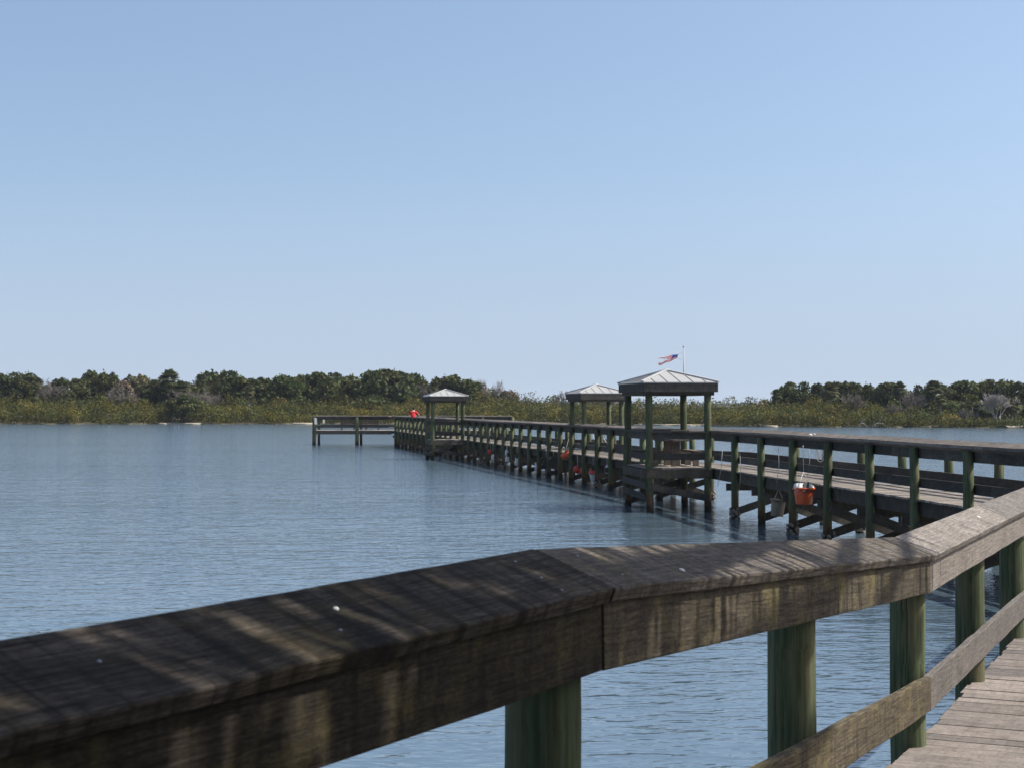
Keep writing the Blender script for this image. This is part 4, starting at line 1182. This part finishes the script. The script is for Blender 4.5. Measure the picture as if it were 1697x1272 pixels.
mb=MB(); mb.lathe(V3((0,.185,1.60)),[(.07,-.02),(.096,.02),(.1,.06),(.106,.085)],16,(0,.1,1)); local(mb,'hair',M['hair'],pe)
for s_ in (-1,1):
    mb=MB(); mb.lathe(V3((s_*.15,-.02,.0)),[(.0005,0),(.06,.0),(.065,.04),(.05,.085),(.0005,.09)],10); 
    for i,v in enumerate(mb.v): mb.v[i]=V3((v.x,-.02+(v.y+.02)*2.1-.02,v.z))
    local(mb,'shoe',M['shorts'],pe)
mb=MB(); mb.lathe(V3((0,.295,1.655)),[(.0005,.03),(.012,.012),(.016,-.02),(.0005,-.03)],8); local(mb,'nose',M['skin'],pe)

# ------------------------------------------------------------------ bank and palms to the right of the camera (they cast the dappled shade on the near rail)
fr=[Vector((x,y,0)) for x,y in ((-7,-8.6),(1.0,-8.2),(2.6,-3),(3.2,1),(4.2,4),(6.5,6.5),(10,8.5),(16,10),(30,11))]
bk=[Vector((x,y,0)) for x,y in ((-12,-40),(8,-40),(16,-40),(24,-36),(30,-30),(36,-24),(40,-18),(44,-10),(50,0))]
land('bank',fr,bk,M['soil'],.7)
def shade_at(Y,h,side=0.0):
    """point h metres up the sun ray from the near handrail at Y"""
    p,n=along(Y); t=h/SD.z; return p+SD*t+Vector((0,0,0))+n*side
oak=empty('oak_tree',(4.6,-2.5,.6),'spreading oak on the bank overhanging the near end of the boardwalk','tree')
tk=MB(); b=Vector((4.6,-2.5,.4)); tk.tube([b,b+Vector((-.2,.1,2)),b+Vector((-.1,.2,4.2)),b+Vector((.1,.1,6))],[.34,.28,.24,.16],12,wob=.05)
for k in range(9):
    a=k*.7; z=random.uniform(3.2,5.6); d=Vector((math.cos(a),math.sin(a),random.uniform(.25,.6)))
    branches(tk,b+Vector((-.1,.15,z)),d,3.4,.12,3,.5,.4,(2,4),.012,5)
tk.build('trunk',M['bark'],oak)
C=[];Z=[];TT=[]
for k in range(120):
    Y=random.uniform(-5.5,4.4); p0,n=along(max(-2.8,Y)); h=random.uniform(4.6,7.6)
    if Y>3.0 and random.random()<(Y-3.0)/1.5: continue
    c=p0+Vector((0,min(0,Y+2.8),0))+SD*(h/SD.z)+n*random.uniform(-1.2,2.6)
    if c.z<3.4+.30*max(0,c.y)+.8: continue
    m=95; p=blob(m,c,(.62,.62,.34),.2); C.append(p); Z.append(rng.uniform(.05,.095,m)); TT.append(np.array((.045,.06,.02))*rng.uniform(.6,1.4,(m,1)))
for k in range(260):  # extra clumps thicken the unseen crown to keep sky light off the rail
    c=Vector((4.2+random.gauss(0,2.6),-4.2+random.gauss(0,3.0),7.2+random.gauss(0,1.2)))
    if c.z<3.4+.30*max(0,c.y)+.8: continue
    m=95; p=blob(m,c,(.7,.7,.4),.2); C.append(p); Z.append(rng.uniform(.05,.1,m)); TT.append(np.array((.045,.06,.02))*rng.uniform(.6,1.4,(m,1)))
C=np.vstack(C)-np.array((4.6,-2.5,.6))
leaf_object('crown',C,np.concatenate(Z),np.vstack(TT),M['leaf'],oak)
# long limbs over the walkway with hanging moss
lm=MB()
for (xo,zz) in ((2.6,5.6),(3.5,6.3),(4.3,6.9)):
    pts=[b+Vector((-.1,.15,4.2)),Vector((xo+.5,.5,zz+.1)),Vector((xo-.1,3.2,zz+.25)),Vector((xo+.9,6.0,zz+.2)),Vector((xo+1.6,9.5,zz+.1))]
    lm.tube(pts,[.16,.12,.09,.06,.02],8,wob=.05)
lm.build('limb',M['bark'],oak)
q=[];tt=[]
def strand(Y,h,w,L):
    p,n=along(Y); c=p+SD*(h/SD.z)+Vector((0,0,-.1))
    a=random.uniform(-.9,.9); wd=Vector((math.sin(a)*.5,math.cos(a),0)).normalized()
    m=7; top=c+Vector((0,0,L*.5))
    for i in range(m):
        t0,t1=i/m,(i+1)/m
        w0=w*(1-.45*t0)*random.uniform(.6,1.3)*.5; w1=w*(1-.45*t1)*random.uniform(.6,1.3)*.5
        j0=wd*random.gauss(0,w*.25); 
        p0=top-Vector((0,0,L*t0)); p1=top-Vector((0,0,L*t1+.02))
        q.append((p0-wd*w0+j0,p0+wd*w0+j0,p1+wd*w1+j0,p1-wd*w1+j0)); f=random.uniform(.7,1.3); tt.append([.10*f,.105*f,.08*f])
for k in range(95): strand(random.uniform(-2.6,3.9),random.uniform(2.6,4.2),random.uniform(.05,.17),random.uniform(1.0,1.8))
for k in range(40): strand(random.uniform(3.6,6.2),random.uniform(2.5,3.8),random.uniform(.03,.085),random.uniform(.9,1.8))
for k in range(22): strand(random.uniform(6.0,8.6),random.uniform(2.4,3.4),random.uniform(.02,.06),random.uniform(.7,1.5))
quads_object('hanging_moss',[tuple(v-Vector((4.6,-2.5,.6)) for v in f) for f in q],tt,M['leaf'],oak)
# unseen bushes added beside and behind the camera to block sky light
C=[];Z=[];TT=[]
for k in range(190):
    t=random.random(); X=3.9+t*5+random.uniform(0,4); Y=-7+t*12+random.uniform(-1.5,1.2)
    if k>100: X=random.uniform(-3,11); Y=random.uniform(-15,-9.5)
    if X<.45*Y+1.6: continue
    hh=random.uniform(2.2,3.9) if k<=100 else random.uniform(3.5,6.5); m=260
    p=blob(m,(X,Y,.6+hh*.5),(1.0,1.0,hh*.5),.4); C.append(p); Z.append(rng.uniform(.07,.13,m)); TT.append(np.array((.05,.06,.022))*rng.uniform(.6,1.4,(m,1)))
leaf_object('unseen_shade_thicket',np.vstack(C),np.concatenate(Z),np.vstack(TT),M['leaf'],kind='stuff')

hz=MB()
x0,x1,y0,y1,z0,z1=-1700,1900,-60,2000,-3.0,24.0
c=[Vector((x,y,z)) for z in (z0,z1) for (x,y) in ((x0,y0),(x1,y0),(x1,y1),(x0,y1))]
for f in ((3,2,1,0),(4,5,6,7),(0,1,5,4),(1,2,6,5),(2,3,7,6),(3,0,4,7)): hz.poly([c[i] for i in f])
hm=bpy.data.materials.new('haze air'); hm.use_nodes=True; ht=hm.node_tree; ht.nodes.clear()
pv=ht.nodes.new('ShaderNodeVolumePrincipled'); pv.inputs['Color'].default_value=(.80,.88,1,1); pv.inputs['Density'].default_value=.00010; pv.inputs['Anisotropy'].default_value=.2
ho=ht.nodes.new('ShaderNodeOutputMaterial'); ht.links.new(pv.outputs[0],ho.inputs['Volume'])
tag(hz.build('haze',hm),kind='stuff')
